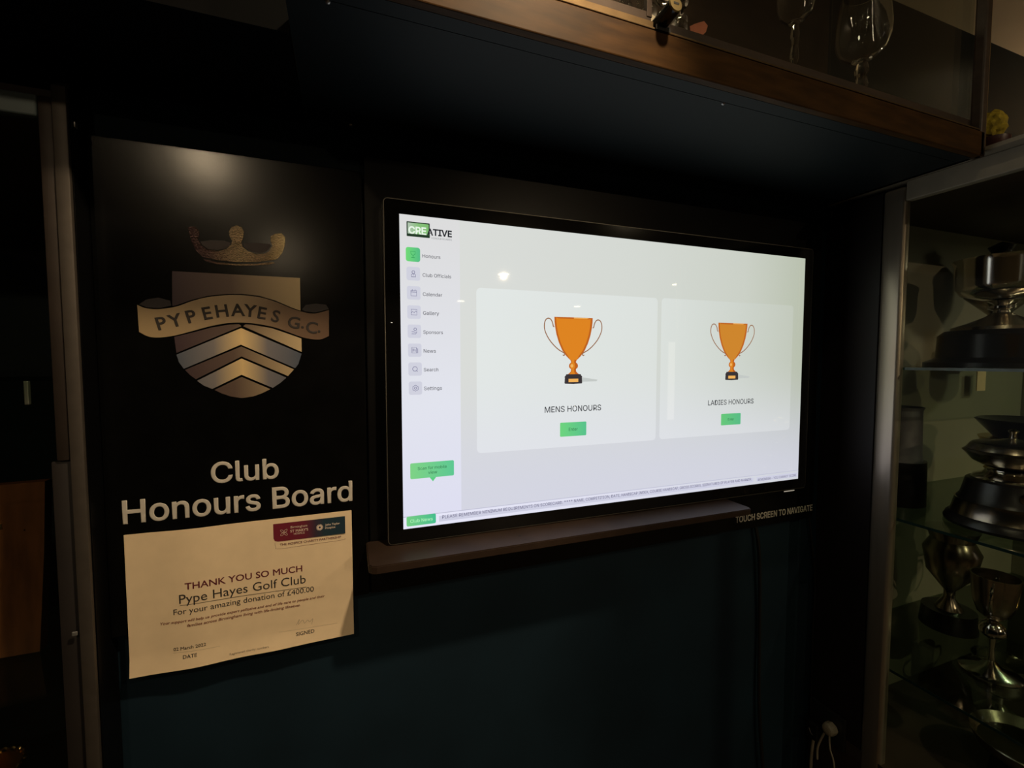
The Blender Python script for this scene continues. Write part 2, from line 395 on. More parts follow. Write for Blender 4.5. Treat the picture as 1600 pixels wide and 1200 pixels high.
# shield pieces
upper = [(357, -25), (1155, 18), (1158, 222)] + [(1100, 201), (1000, 158), (900, 129), (790, 117), (700, 117), (580, 129), (480, 154), (380, 189), (358, 192)]
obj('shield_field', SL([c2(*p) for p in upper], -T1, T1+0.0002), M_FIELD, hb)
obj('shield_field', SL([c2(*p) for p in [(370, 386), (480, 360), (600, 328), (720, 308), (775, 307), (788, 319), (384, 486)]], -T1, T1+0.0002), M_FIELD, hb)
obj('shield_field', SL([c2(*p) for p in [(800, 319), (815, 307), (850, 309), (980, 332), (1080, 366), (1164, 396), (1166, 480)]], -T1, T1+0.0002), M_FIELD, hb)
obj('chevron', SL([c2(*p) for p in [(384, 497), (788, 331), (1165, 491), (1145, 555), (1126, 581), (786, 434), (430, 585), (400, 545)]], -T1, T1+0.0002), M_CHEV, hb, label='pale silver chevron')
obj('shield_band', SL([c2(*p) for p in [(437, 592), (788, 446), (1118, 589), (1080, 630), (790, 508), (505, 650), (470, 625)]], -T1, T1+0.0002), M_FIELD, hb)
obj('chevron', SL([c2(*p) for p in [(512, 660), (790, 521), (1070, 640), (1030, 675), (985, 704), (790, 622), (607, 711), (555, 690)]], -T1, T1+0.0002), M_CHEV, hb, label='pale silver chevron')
obj('shield_tip', SL([c2(*p) for p in [(622, 717), (790, 636), (970, 712), (920, 737), (865, 757), (790, 768), (720, 757), (665, 738)]], -T1, T1+0.0002), M_FIELD, hb)
LT = [('P', 292, 301), ('Y', 378, 283), ('P', 478, 258), ('E', 577, 238), ('H', 668, 224), ('A', 768, 218), ('Y', 845, 223), ('E', 920, 237), ('S', 1005, 257), ('G', 1118, 296), ('.', 1171, 326), ('C', 1230, 327), ('.', 1275, 352)]
for k, (ch, u, v) in enumerate(LT):
    a = c2(*LT[max(k-1, 0)][1:]); b = c2(*LT[min(k+1, len(LT)-1)][1:])
    if ch == '.': ang = -0.16
    else: ang = math.atan2(b[1]-a[1], b[0]-a[0])
    if ch in 'GC': ang = -0.17
    lettering(ch, 0, 0, 0, -2*T1, M_INK, hb, None, 0.020, centre=c2(u, v), size=0.0262, rot=ang*0.9, th=0.0006, name='ribbon_letter')
# silver lettering
def wline(s, p0, p1, *a, **k):
    A = at(*p0, 0.0); Bq = at(*p1, 0.0); return lettering(s, A.x, Bq.x, A.z, 0.0, *a, **k)
wline('Club', (330, 755), (436, 748), M_LETTER, hb, INTER, 0.015, hs=0.98)
wline('Honours Board', (192, 818.5), (551, 784), M_LETTER, hb, INTER, 0.015, hs=1.0)
A_ = at(1149, 817, 0.004); B_ = at(1269, 800, 0.004)
lettering('TOUCH SCREEN TO NAVIGATE', A_.x, B_.x, A_.z, 0.004, M_LETTER, hb, INTER, 0.022, hs=1.15)

# ------------------------------------------------------------------ certificate
def paper_y(x, z):
    u = (x+0.396)/0.313; v = (z+0.180)/0.214      # 0..1 across, 0..1 up
    return -0.0030 - 0.0045*math.exp(-((u-0.27)/0.13)**2) - 0.0035*max(0.0, 0.12-v)/0.12 - 0.0015*math.sin(u*PI) - 0.002*math.exp(-((u-0.62)**2/0.01+(v)**2/0.004))
ct = thing('certificate', 'cream charity thank-you certificate stuck to the wall below the large silver lettering', 'certificate', (-0.24, -0.002, -0.180))
bm = bmesh.new(); NX, NZ = 40, 24
X0, X1, Z0, Z1 = -0.3945, -0.0825, -0.1800, 0.0345
g = [[bm.verts.new((X0+(X1-X0)*i/NX, 0, Z0+(Z1-Z0)*j/NZ)) for j in range(NZ+1)] for i in range(NX+1)]
for row in g:
    for v in row: v.co.y = paper_y(v.co.x, v.co.z)
for i in range(NX):
    for j in range(NZ): bm.faces.new((g[i][j], g[i+1][j], g[i+1][j+1], g[i][j+1]))
r = bmesh.ops.extrude_face_region(bm, geom=bm.faces[:])
bmesh.ops.translate(bm, verts=[e for e in r['geom'] if isinstance(e, bmesh.types.BMVert)], vec=(0, 0.0004, 0))
bmesh.ops.recalc_face_normals(bm, faces=bm.faces)
obj('sheet', bm, M_PAPER, ct, True)
PY = lambda x, z: paper_y(x, z)-0.0002
def cl(s, p0, p1, mt, **k):
    A = at(*p0, -0.003); Bq = at(*p1, -0.003); k.setdefault('font', None)
    return lettering(s, A.x, Bq.x, A.z, 0, mt, ct, surf=PY, th=0.0002, **k)
cl('THANK YOU SO MUCH', (290.6, 919), (472.6, 893), M_BRICKRED, bold=0.012, hs=0.95)
cl('Pype Hayes Golf Club', (282, 941), (478, 914), M_INK, hs=1.02)
cl('For your amazing donation of £400.00', (272.8, 959), (490.5, 924.6), M_INK, hs=1.0)
cl('Your support will help us provide expert palliative and end of life care to people and their', (250.3, 976), (507, 933), M_INK2, bold=0.012, shear=0.2, hs=0.95)
cl('families across Birmingham living with life-limiting illnesses.', (294, 976.6), (469.4, 947.7), M_INK2, bold=0.012, shear=0.2, hs=0.95)
cl('02 March 2022', (272.8, 1015), (323.5, 1007), M_INK, hs=1.0)
cl('DATE', (288, 1025.6), (310, 1022), M_INK, bold=0.012)
cl('SIGNED', (463, 992.4), (491.5, 987), M_INK, bold=0.012)
cl('Registered charity numbers', (360, 1020.6), (421, 1010), M_LINE, hs=0.9)
def pline(pts, mt, wd, name='rule'):
    bm = bmesh.new(); Q = smoothpts([(a, b, 0) for a, b in pts], 5)
    for a, b in zip(Q, Q[1:]):
        A = at(a.x, a.y, -0.003); Bq = at(b.x, b.y, -0.003); d = Vector((Bq.x-A.x, 0, Bq.z-A.z)); 
        if d.length < 1e-6: continue
        n = Vector((-d.z, 0, d.x)).normalized()*wd/2
        bm.faces.new([bm.verts.new((q.x, PY(q.x, q.z)-0.00015, q.z)) for q in (A+n, A-n, Bq-n, Bq+n)])
    return obj(name, bm, mt, ct)
pline([(283, 943.5), (380, 930), (479, 916.5)], M_INK, 0.0007)
pline([(436, 987), (470, 982), (527, 973)], M_LINE, 0.0003)
pline([(272, 1018), (300, 1014), (345, 1007)], M_LINE, 0.0003)
pline([(463, 976), (468, 967), (466, 975), (473, 968), (476, 973), (481, 968), (484, 971), (489, 966), (487, 975)], M_LINE, 0.0005, 'signature')
pline([(430, 848), (431, 854), (436, 857), (480, 851), (534, 843.5), (538.5, 841)], M_BRICKRED, 0.0003)
ba, bb_, bc = at(427, 819, -0.003), at(539, 805.6, -0.003), at(429, 846.6, -0.003)
bx0, bx1, bz0, bz1 = ba.x, bb_.x, bc.z, (ba.z+bb_.z)/2
M_BAN = ramp_mat('banner_print', 0, bx0, bx1, [(0.0, s2l(112, 14, 40)), (0.42, s2l(104, 20, 44)), (0.58, s2l(52, 38, 56)), (0.7, s2l(20, 48, 62)), (1.0, s2l(16, 46, 62))], 0.7)
yb = PY((bx0+bx1)/2, 0.02)
bpts = [(bx1, bz0), (bx1, bz1), (bx0, bz1), (bx0, bz0+0.006), (bx0+0.0018, bz0+0.0018), (bx0+0.006, bz0)]
obj('logo_banner', SL(bpts, -0.0046, 0.0001), M_BAN, ct, label='maroon and teal logo strip')
BAN = lambda x, z: -0.0047
def bl(s, p0, p1, mt, **k):
    A = at(*p0, -0.006); Bq = at(*p1, -0.006); return lettering(s, A.x, Bq.x, A.z, 0, mt, ct, surf=BAN, th=0.0001, **k)
bl('Birmingham', (454, 826), (480, 823), M_WHITEINK)
bl("ST MARY'S", (453.5, 832.5), (481.5, 829), M_WHITEINK, bold=0.015)
bl('HOSPICE', (459, 836), (476, 834), M_WHITEINK)
bl('John Taylor', (508, 822), (531, 819), M_WHITEINK, bold=0.015)
bl('Hospice', (508, 827), (524, 825), M_WHITEINK, bold=0.015)
cl('THE HOSPICE CHARITY PARTNERSHIP', (437.6, 852.5), (533, 839.5), M_BRICKRED, bold=0.01, hs=0.95)
def petals(cx, cy, n, r0, r1, wd, ring):
    c = at(cx, cy, -0.006); bm = bmesh.new()
    for k in range(n):
        a = 2*PI*k/n + (PI/4 if ring else 0); pts = []
        for q in range(10):
            th = 2*PI*q/10; lx = (r0+r1)/2+math.cos(th)*(r1-r0)/2; lz = math.sin(th)*wd
            pts.append((c.x+lx*math.cos(a)-lz*math.sin(a), c.z+lx*math.sin(a)+lz*math.cos(a)))
        if ring:
            for i in range(10):
                p, q = pts[i], pts[(i+1) % 10]
                d = Vector((q[0]-p[0], q[1]-p[1])); nn = Vector((-d.y, d.x)).normalized()*0.00025
                bm.faces.new([bm.verts.new((a_[0]+s*nn.x, -0.0048, a_[1]+s*nn.y)) for a_, s in ((p, 1), (p, -1), (q, -1), (q, 1))])
        else: bm.faces.new([bm.verts.new((x, -0.0048, z)) for x, z in pts])
    return obj('flower_emblem', bm, M_WHITEINK, ct)
petals(443.5, 832.5, 4, 0.0006, 0.0066, 0.0016, True)
petals(499.5, 824.5, 14, 0.0015, 0.0056, 0.0007, False)

# ------------------------------------------------------------------ the touch screen
W_, H_ = 0.941, 0.529
tv = thing('wall_screen', 'large lit touch screen with black bezel on the black wall board', 'screen', (0.4705, -0.01, -0.0245))
bm = bmesh.new(); TX0, TX1, TZ0, TZ1 = -0.0255, 0.9665, -0.0245, 0.5530
box(bm, TX0, TX1, -0.0245, 0.0035, TZ0, TZ1, bev=0.004)
obj('casing', bm, M_EDGE, tv, label='dark metal casing behind the bezel')
bm = bmesh.new()
outer = rrect(TX0+0.0015, TX1-0.0015, TZ0+0.0015, TZ1-0.0015, 0.006, 6); inner = rrect(0.0, W_, 0.0, H_, 0.0003, 6)
rings = []
for yy, pts in ((-0.0245, outer), (-0.0312, outer), (-0.0312, inner), (-0.0298, inner)):
    rings.append([bm.verts.new((x, yy, z)) for x, z in pts])
for a, b in zip(rings, rings[1:]):
    for k in range(len(a)): bm.faces.new((a[k], a[(k+1) % len(a)], b[(k+1) % len(a)], b[k]))
bmesh.ops.recalc_face_normals(bm, faces=bm.faces)
obj('bezel', bm, M_BEZEL, tv)
bm = bmesh.new()   # thin bright outline of the glass edge
o2 = rrect(TX0, TX1, TZ0, TZ1, 0.0075, 6); rings = [[bm.verts.new((x, -0.0306, z)) for x, z in pts] for pts in (o2, outer)] 
rings.insert(0, [bm.verts.new((x, -0.0245, z)) for x, z in o2])
for a, b in zip(rings, rings[1:]):
    for k in range(len(a)): bm.faces.new((a[k], a[(k+1) % len(a)], b[(k+1) % len(a)], b[k]))
bmesh.ops.recalc_face_normals(bm, faces=bm.faces)
obj('edge_trim', bm, mat('brushed_edge_trim', (0.16, 0.15, 0.13), 0.4, metal=0.8), tv, label='thin metal edge line around the bezel')

SY = -0.0300
def sp(px, py): p = at(px, py, SY); return (p.x, p.z)
def rect_px(tl, tr, br, bl_):
    a, b, c, d = sp(*tl), sp(*tr), sp(*br), sp(*bl_)
    return ((a[0]+d[0])/2, (b[0]+c[0])/2, (c[1]+d[1])/2, (a[1]+b[1])/2)
M_MAIN = ramp_mat('page_background', 0, 0.0, W_, [(0.0, s2l(219, 221, 218)), (0.5, s2l(212, 216, 210)), (0.8, s2l(203, 208, 198)), (1.0, s2l(184, 191, 173))], 0.025, emissive=True)  # rightward dimming painted in for the panel's viewing-angle falloff
# second blend down the page towards lavender
def add_lower(M, z0, z1, col, lo=0.85):
    nt = M.node_tree; b = nt.nodes['Principled BSDF']; src = b.inputs['Emission Color'].links[0].from_socket if b.inputs['Emission Color'].links else None
    geo = nt.nodes.new('ShaderNodeNewGeometry'); s = nt.nodes.new('ShaderNodeSeparateXYZ'); mr = nt.nodes.new('ShaderNodeMapRange')
    mr.inputs['From Min'].default_value = z1; mr.inputs['From Max'].default_value = z0; mr.inputs['To Max'].default_value = lo
    mr.interpolation_type = 'SMOOTHSTEP'
    nt.links.new(geo.outputs['Position'], s.inputs[0]); nt.links.new(s.outputs[2], mr.inputs['Value'])
    mx = nt.nodes.new('ShaderNodeMix'); mx.data_type = 'RGBA'
    nt.links.new(mr.outputs[0], mx.inputs[0]); nt.links.new(src, mx.inputs[6]); mx.inputs[7].default_value = (*col, 1)
    nt.links.new(mx.outputs[2], b.inputs['Emission Color'])
add_lower(M_MAIN, 0.0, 0.30, s2l(211, 212, 228))
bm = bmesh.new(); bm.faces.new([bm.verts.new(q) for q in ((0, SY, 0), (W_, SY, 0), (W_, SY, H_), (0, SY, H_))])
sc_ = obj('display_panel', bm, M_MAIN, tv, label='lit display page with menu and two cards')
LAY = 0.00012
def flat(name, pts, mt, layer=1, label=None):
    bm = bmesh.new(); bm.faces.new([bm.verts.new((x, SY-LAY*layer, z)) for x, z in pts])
    if bm.faces[:][0].normal.y > 0: bmesh.ops.reverse_faces(bm, faces=bm.faces[:])
    return obj(name, bm, mt, sc_, label=label)
def stroke(bm, pts, wd, layer):
    P = [Vector((a, b)) for a, b in pts]
    L_, R_ = [], []
    for i, p in enumerate(P):
        t = P[min(i+1, len(P)-1)]-P[max(i-1, 0)]
        if (P[0]-P[-1]).length < 1e-6 and i in (0, len(P)-1): t = P[1]-P[-2]
        t.normalize(); n = Vector((-t.y, t.x))*wd/2
        L_.append(bm.verts.new((p.x+n.x, SY-LAY*layer, p.y+n.y))); R_.append(bm.verts.new((p.x-n.x, SY-LAY*layer, p.y-n.y)))
    for i in range(len(P)-1): bm.faces.new((L_[i], L_[i+1], R_[i+1], R_[i]))
def circ(cx, cz, r, n=20, a0=0, a1=360): return [(cx+r*math.cos(math.radians(a0+(a1-a0)*k/n)), cz+r*math.sin(math.radians(a0+(a1-a0)*k/n))) for k in range(n+1)]
def uitext(s, p0, p1, mt, layer=4, **k):
    a, b = sp(*p0), sp(*p1); k.setdefault('font', INTER); k.setdefault('bold', 0.005)
    return lettering(s, a[0], b[0], a[1], SY-LAY*layer, mt, sc_, th=0.00003, **k)

M_SIDE = ramp_mat('sidebar_page', 2, 0.0, H_, [(0.0, s2l(222, 222, 242)), (0.4, s2l(226, 228, 238)), (1.0, s2l(220, 220, 220))], 0.025, emissive=True)
x_side = sp(719, 500)[0]; zbar = (sp(634, 803)[1]+sp(1248, 738)[1])/2
flat('sidebar', [(0, zbar), (x_side, zbar), (x_side, H_), (0, H_)], M_SIDE, 1)
flat('ticker_strip', [(0, 0), (W_, 0), (W_, zbar), (0, zbar)], ramp_mat('ticker_page', 0, 0, W_, [(0, s2l(232, 232, 250)), (0.5, s2l(222, 223, 238)), (1, s2l(208, 211, 218))], 0.025, emissive=True), 1)
flat('ticker_line', [(0, zbar-0.0007), (W_, zbar-0.0007), (W_, zbar+0.0007), (0, zbar+0.0007)], disp('ticker_line', (192, 193, 212)), 2)
M_TICK = disp('ticker_box', (206, 207, 226))
xa, xb = sp(686, 815)[0], sp(1177, 750)[0]; xc, xd = sp(1182, 750)[0], sp(1246, 742)[0]
flat('ticker_box', [(xa, 0.0055), (xb, 0.0055), (xb, zbar-0.005), (xa, zbar-0.005)], M_TICK, 3)
flat('ticker_box', [(xc, 0.0055), (xd, 0.0055), (xd, zbar-0.005), (xc, zbar-0.005)], M_TICK, 3)
M_TXT = disp('grey_display_text', (84, 84, 92)); M_TXD = disp('dark_display_text', (38, 40, 46)); M_TXV = disp('violet_grey_display_text', (112, 110, 138))
uitext('PLEASE REMEMBER MINIMUM REQUIREMENTS ON SCORECARD. **** NAME, COMPETITION, DATE, HANDICAP INDEX, COURSE HANDICAP, GROSS SCORES, SIGNATURES OF PLAYER AND MARKER.', (691, 810.3), (1174, 750), M_TXV, hs=1.05)
uitext("REMEMBER:- YOU CANNOT SCORE", (1184, 751.5), (1244, 741), M_TXV, hs=1.05)
# cards
M_CARDP = ramp_mat('card_page', 0, 0.15, W_, [(0.0, s2l(226, 231, 229)), (0.45, s2l(220, 225, 221)), (0.75, s2l(206, 212, 204)), (1.0, s2l(192, 198, 184))], 0.025, emissive=True)  # cards carry the same painted viewing-angle dimming to the right
add_lower(M_CARDP, 0.05, 0.30, s2l(224, 225, 236), 0.75)
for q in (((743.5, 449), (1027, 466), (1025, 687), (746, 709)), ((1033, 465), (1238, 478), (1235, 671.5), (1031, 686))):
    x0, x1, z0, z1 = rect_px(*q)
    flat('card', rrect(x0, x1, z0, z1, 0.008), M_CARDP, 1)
# pictured trophies
M_OR = disp('pictured_orange_metal', (222, 132, 34)); M_ORD = disp('pictured_dark_orange', (190, 98, 30)); M_ORL = disp('pictured_light_orange', (240, 178, 92))
M_HAN = disp('pictured_handle', (152, 108, 78)); M_PLK = disp('pictured_black_base', (58, 52, 54)); M_SHD = disp('pictured_soft_grey', (196, 201, 198))
def picture(px, top, bot, hw, dim):
    c = sp(px, (top+bot)/2); zt = sp(px, top)[1]; zb = sp(px, bot)[1]; h = zt-zb
    wl = sp(px-hw, top)[0]; wr = sp(px+hw, top)[0]; R = (wr-wl)/2; cx = (wl+wr)/2
    k = h
    def M(dx, dz): return (cx+dx*k, zb+dz*k)
    rr = R/k
    prof = [(0.295, 1.0), (0.292, 0.93), (0.283, 0.85), (0.262, 0.74), (0.225, 0.62), (0.175, 0.51), (0.11, 0.42), (0.055, 0.365)]
    s = rr/0.295
    flat('trophy_shadow', [M(0.12, 0.03), M(0.40, 0.035), M(0.42, 0.06), M(0.14, 0.10)], M_SHD, 2)
    flat('trophy_bowl', [M(a*s, b) for a, b in prof]+[M(-a*s, b) for a, b in prof[::-1]], M_OR if not dim else disp('pictured_orange_metal_dim', (206, 134, 46)), 3)
    flat('trophy_bowl_side', [M(a*s, b) for a, b in prof]+[M(a*s-0.035, b) for a, b in prof[-2::-1]], M_ORD, 4)
    flat('trophy_bowl_side', [M(-a*s, b) for a, b in prof]+[M(-a*s+0.03, b) for a, b in prof[-2::-1]], M_ORD, 4)
    flat('trophy_rim', [M(-0.285*s, 1.0), M(0.285*s, 1.0), M(0.24*s, 0.978), M(-0.24*s, 0.978)], M_ORD, 5)
    flat('trophy_rim', [M(0.0, 0.998), M(0.24*s, 0.998), M(0.2*s, 0.984), M(0.0, 0.984)], M_ORL, 6)
    st = [(0.055, 0.365), (0.04, 0.33), (0.07, 0.30), (0.078, 0.272), (0.068, 0.245), (0.042, 0.225), (0.045, 0.19), (0.07, 0.165), (0.095, 0.148)]
    flat('trophy_stem', [M(a, b) for a, b in st]+[M(-a, b) for a, b in st[::-1]], M_ORD, 3)
    flat('trophy_stem', [M(a*0.45-0.01, b) for a, b in st]+[M(-a*0.75, b) for a, b in st[::-1]], M_OR, 4)
    flat('trophy_stem', circ(*M(-0.028, 0.275), 0.026*k, 12)[:-1], M_ORL, 5)
    bs = [(0.122, 0.148), (0.128, 0.135), (0.135, 0.125), (0.15, 0.112), (0.145, 0.095), (0.15, 0.02), (0.142, 0.006), (0.0, 0.0)]
    flat('trophy_base', [M(a, b) for a, b in bs]+[M(-a, b) for a, b in bs[-2::-1]], M_PLK, 4)
    flat('base_plate', [M(-0.082, 0.03), M(0.082, 0.03), M(0.082, 0.08), M(-0.082, 0.08)], M_ORL, 5)
    for sg in (-1, 1):
        bm = bmesh.new()
        hp = [(0.295, 0.855), (0.31, 0.86), (0.325, 0.92), (0.36, 0.97), (0.41, 0.965), (0.44, 0.90), (0.435, 0.80), (0.38, 0.68), (0.30, 0.58), (0.22, 0.51), (0.165, 0.47), (0.15, 0.445), (0.165, 0.43), (0.18, 0.44)]
        hp = [(max(a*s, 0) if a > 0.2 else a, b) for a, b in hp]
        P = [(p.x, p.y) for p in smoothpts([(*M(sg*a, b), 0) for a, b in hp], 4)]
        stroke(bm, P, 0.016*k, 5)
        obj('trophy_handle', bm, M_HAN, sc_)
picture(896, 496, 600, 30, False); picture(1145, 505, 594, 22.7, True)
uitext('MENS HONOURS', (851, 644.8), (939, 642), M_TXD, hs=1.0)
uitext('LADIES HONOURS', (1106, 633.4), (1177, 631), M_TXD, hs=1.0)
# green buttons
def green(name, q, r, stops=((110, 212, 126), (88, 194, 140)), layer=2):
    x0, x1, z0, z1 = rect_px(*q)
    flat(name, rrect(x0, x1, z0, z1, r), ramp_mat('green_blend', 0, x0, x1, [(0, s2l(*stops[0])), (1, s2l(*stops[1]))], 0.025, emissive=True), layer)
green('button', ((875, 660), (916, 659), (916, 680.5), (875, 682)), 0.002)
green('button', ((1126.5, 646.5), (1157, 645.5), (1157, 663), (1126.5, 664.5)), 0.002, ((104, 200, 122), (88, 188, 134)))
M_TG = disp('deep_green_display_text', (48, 120, 76))
uitext('Enter', (888.5, 673.3), (902.5, 672.5), M_TG); uitext('Enter', (1137, 657), (1146.5, 656.5), M_TG)
green('scan_bubble', ((640.5, 724), (709.5, 719), (709, 743), (641.5, 748.5)), 0.0025, ((126, 210, 134), (92, 200, 146)))
a = sp(671, 745.5); b = sp(682, 744.5); c = sp(676.5, 752)
flat('bubble_pointer', [a, b, c], disp('bubble_green', (92, 206, 130)), 2)
uitext('Scan for mobile', (652.5, 734.5), (698, 730), M_TG); uitext('view', (669, 740.5), (683, 739), M_TG)
green('button', ((635, 807.5), (681, 802), (681, 817), (635.5, 823)), 0.0025, ((116, 204, 130), (68, 190, 142)), 3)
uitext('Club News', (641, 817), (676, 811.5), disp('pale_green_display_text', (176, 246, 190)), 5)
# menu
menu = [('Honours', 660, 688, 402.5, 398.5), ('Club Officials', 660.3, 705, 432.3, 428.5), ('Calendar', 660.6, 691, 462.2, 458.5), ('Gallery', 661, 686, 491.8, 488.5),
        ('Sponsors', 661.3, 692, 521.5, 518.5), ('News', 661.8, 681, 551, 548), ('Search', 662.2, 685, 580.3, 577.5), ('Settings', 662.6, 690.5, 609.6, 607.3)]
M_ICB = disp('icon_tile', (208, 209, 222)); M_IC = disp('icon_line', (100, 98, 138)); M_ICG = disp('icon_line_green', (42, 150, 84))
for k, (s, xa_, xb_, yb_, cy_) in enumerate(menu):
    uitext(s, (xa_, yb_), (xb_, yb_), M_TXT, 4, bold=0.004)
    cx_, cz_ = sp(645.3+k*0.55, cy_-0.8); hs_ = 0.0118 if k == 0 else 0.0112
    if k == 0:
        flat('menu_tile', rrect(cx_-hs_, cx_+hs_, cz_-hs_, cz_+hs_, 0.004), ramp_mat('green_tile_blend', 0, cx_-hs_, cx_+hs_, [(0, s2l(112, 218, 118)), (1, s2l(84, 188, 132))], 0.025, emissive=True), 2, label='green highlighted menu tile')
    else: flat('menu_tile', rrect(cx_-hs_, cx_+hs_, cz_-hs_, cz_+hs_, 0.0035), M_ICB, 2)
    bm = bmesh.new(); u = 0.0013; wd = 0.0008
    def st_(pts): stroke(bm, [(cx_+a*u, cz_+b*u) for a, b in pts], wd, 4)
    def ci(a, b, r, n=16, a0=0, a1=360): st_([((x), (z)) for x, z in circ(a, b, r, n, a0, a1)])
    if s == 'Honours': st_([(-3, 4), (3, 4), (2.6, 0.8), (0, -1.5), (-2.6, 0.8), (-3, 4)]); st_([(0, -1.5), (0, -3.5)]); st_([(-2.4, -4), (2.4, -4)])
    elif s == 'Club Officials': ci(0, 2, 1.8); st_([(-2.8, -4), (-2.6, -1.2), (-1, 0), (0, -2), (1, 0), (2.6, -1.2), (2.8, -4), (-2.8, -4)])
    elif s == 'Calendar': st_([(-3.6, 3.2), (3.6, 3.2), (3.6, -3.8), (-3.6, -3.8), (-3.6, 3.2)]); st_([(-3.6, 1.2), (3.6, 1.2)]); st_([(-1.8, 4.4), (-1.8, 2.6)]); st_([(1.8, 4.4), (1.8, 2.6)])
    elif s == 'Gallery': st_([(-3.6, 3.6), (3.6, 3.6), (3.6, -3.6), (-3.6, -3.6), (-3.6, 3.6)]); st_([(-3.6, -1), (-1.6, 1), (0, -1), (2, 1.5), (3.6, 0)]); 
    elif s == 'Sponsors': ci(1, 2.6, 1.7); st_([(-3.6, -0.6), (-1, -0.6), (1, -1.4), (3.4, -0.2), (1.6, -3.4), (-3.6, -3.4)])
    elif s == 'News': st_([(-3.6, 3.6), (2, 3.6), (2, -3.6), (-3.6, -3.6), (-3.6, 3.6)]); st_([(2, 2), (3.8, 2), (3.8, -3.6), (2, -3.6)]); st_([(-2.4, 2), (-2.4, -2)]); st_([(-1, 2), (-1, -1)]); st_([(0.6, 1), (0.6, -2)])
    elif s == 'Search': ci(-0.2, 0.2, 3.0); st_([(1.8, -1.9), (3.2, -3.2)])
    else: ci(0, 0, 1.4); st_([(3.9*math.cos(math.radians(30+60*q)), 3.9*math.sin(math.radians(30+60*q))) for q in range(7)])
    obj('menu_icon', bm, M_ICG if k == 0 else M_IC, sc_)
# corner logo
x0, x1, z0, z1 = rect_px((635, 346), (671.5, 349), (671.5, 371.5), (635.5, 369.5))
flat('logo_frame', rrect(x0, x1, z0, z1, 0.001), disp('logo_dark_frame', (36, 58, 40)), 2)
flat('logo_panel', rrect(x0+0.0018, x1-0.0018, z0+0.0045, z1-0.0018, 0.0005), ramp_mat('logo_green', 0, x0, x1, [(0, s2l(182, 198, 182)), (0.5, s2l(134, 190, 122)), (1, s2l(124, 186, 110))], 0.025, emissive=True), 3)
uitext('CRE', (638.3, 364.2), (666, 367), disp('logo_white_text', (232, 246, 230)), 5, bold=0.028, hs=1.0)
uitext('ATIVE', (667, 367), (706, 370.5), M_TXD, 5, bold=0.028, hs=1.0)
uitext('HONOUR BOARDS', (674, 373.5), (706, 375.5), disp('pale_grey_display_text', (150, 152, 156)), 5)
# little marks on the bezel
q = at(612, 504, -0.0313); obj('led_glint', B(q.x-0.0012, q.x+0.0012, -0.0316, -0.0310, q.z-0.0006, q.z+0.0006), mat('glint_emission', (0.5, 0.5, 0.5), emit=(0.7, 0.68, 0.6), es=0.7), tv)  # reflection of a touch-frame LED, painted as a tiny emissive dash
q = at(1225, 768.2, -0.0313); q2 = at(1241, 765.5, -0.0313)
obj('pale_strip', B(q.x, q2.x, -0.0318, -0.0310, q.z-0.0010, q.z+0.0010), mat('pale_strip_glow', (0.5, 0.5, 0.5), emit=(0.50, 0.46, 0.38), es=0.5), tv, label='small pale strip at the lower right of the bezel')  # faintly emissive strip on the lower bezel edge

# ------------------------------------------------------------------ ledge under the screen
zl = -0.0262; pf = at(597, 884, zl, 2); px_ = at(577, 861, zl, 2)
lg = thing('screen_ledge', 'narrow glossy dark brown ledge running under the lit screen', 'shelf', (0.47, -0.03, zl-0.012))
bm = bmesh.new()
xl, yf = -0.060, pf.y; xr = at(1164, 790, zl, 2).x
pts = [(xl, 0.003), (xl, yf+0.010), (xl+0.004, yf+0.003), (xl+0.012, yf), (xr-0.012, yf), (xr-0.004, yf+0.003), (xr, yf+0.010), (xr, 0.003)]
t_ = [bm.verts.new((a, b, zl)) for a, b in pts]; b_ = [bm.verts.new((a, b, zl-0.012)) for a, b in pts]
bm.faces.new(t_); bm.faces.new(b_[::-1])
for k in range(len(pts)): bm.faces.new((t_[k], b_[k], b_[(k+1) % len(pts)], t_[(k+1) % len(pts)]))
bmesh.ops.recalc_face_normals(bm, faces=bm.faces)
bmesh.ops.bevel(bm, geom=[e for e in bm.edges if abs(e.verts[0].co.z-zl) < 1e-5 and abs(e.verts[1].co.z-zl) < 1e-5], offset=0.0015, segments=2, affect='EDGES')
obj('shelf_board', bm, mat('ledge_brown_gloss', (0.034, 0.021, 0.015), 0.45, noise=0.25, nscale=20, spec=0.15), lg)
q = at(812, 837, zl, 2)
obj('screw_hole', L(q.x, q.y, [(0, zl+0.0004), (0.0022, zl+0.0004), (0.0022, zl-0.001), (0, zl-0.001)], 16), M_CABLE, lg)

# ------------------------------------------------------------------ cables and plugs
def pt(px, py, y=0.0): v = at(px, py, y); return (v.x, v.y, v.z)
single('power_cable', TB([(0.848, 0.012, -0.10), pt(1186, 860, 0.008), pt(1187, 960, 0.012), pt(1186, 1060, 0.010), pt(1187, 1120, 0.008), pt(1192, 1200, 0.006), pt(1200, 1300, 0.008)], 0.0042),
       M_CABLE, 'thick black cable hanging down the navy wall below the screen', 'cable')
single('signal_cable', TB([(1.040, 0.013, -0.10), pt(1273, 900, 0.012), pt(1270, 980, 0.012), pt(1268, 1060, 0.012), pt(1266, 1118, 0.010)], 0.0022),
       M_CABLE, 'thin black cable running down to the wall socket near the right cabinet', 'cable')
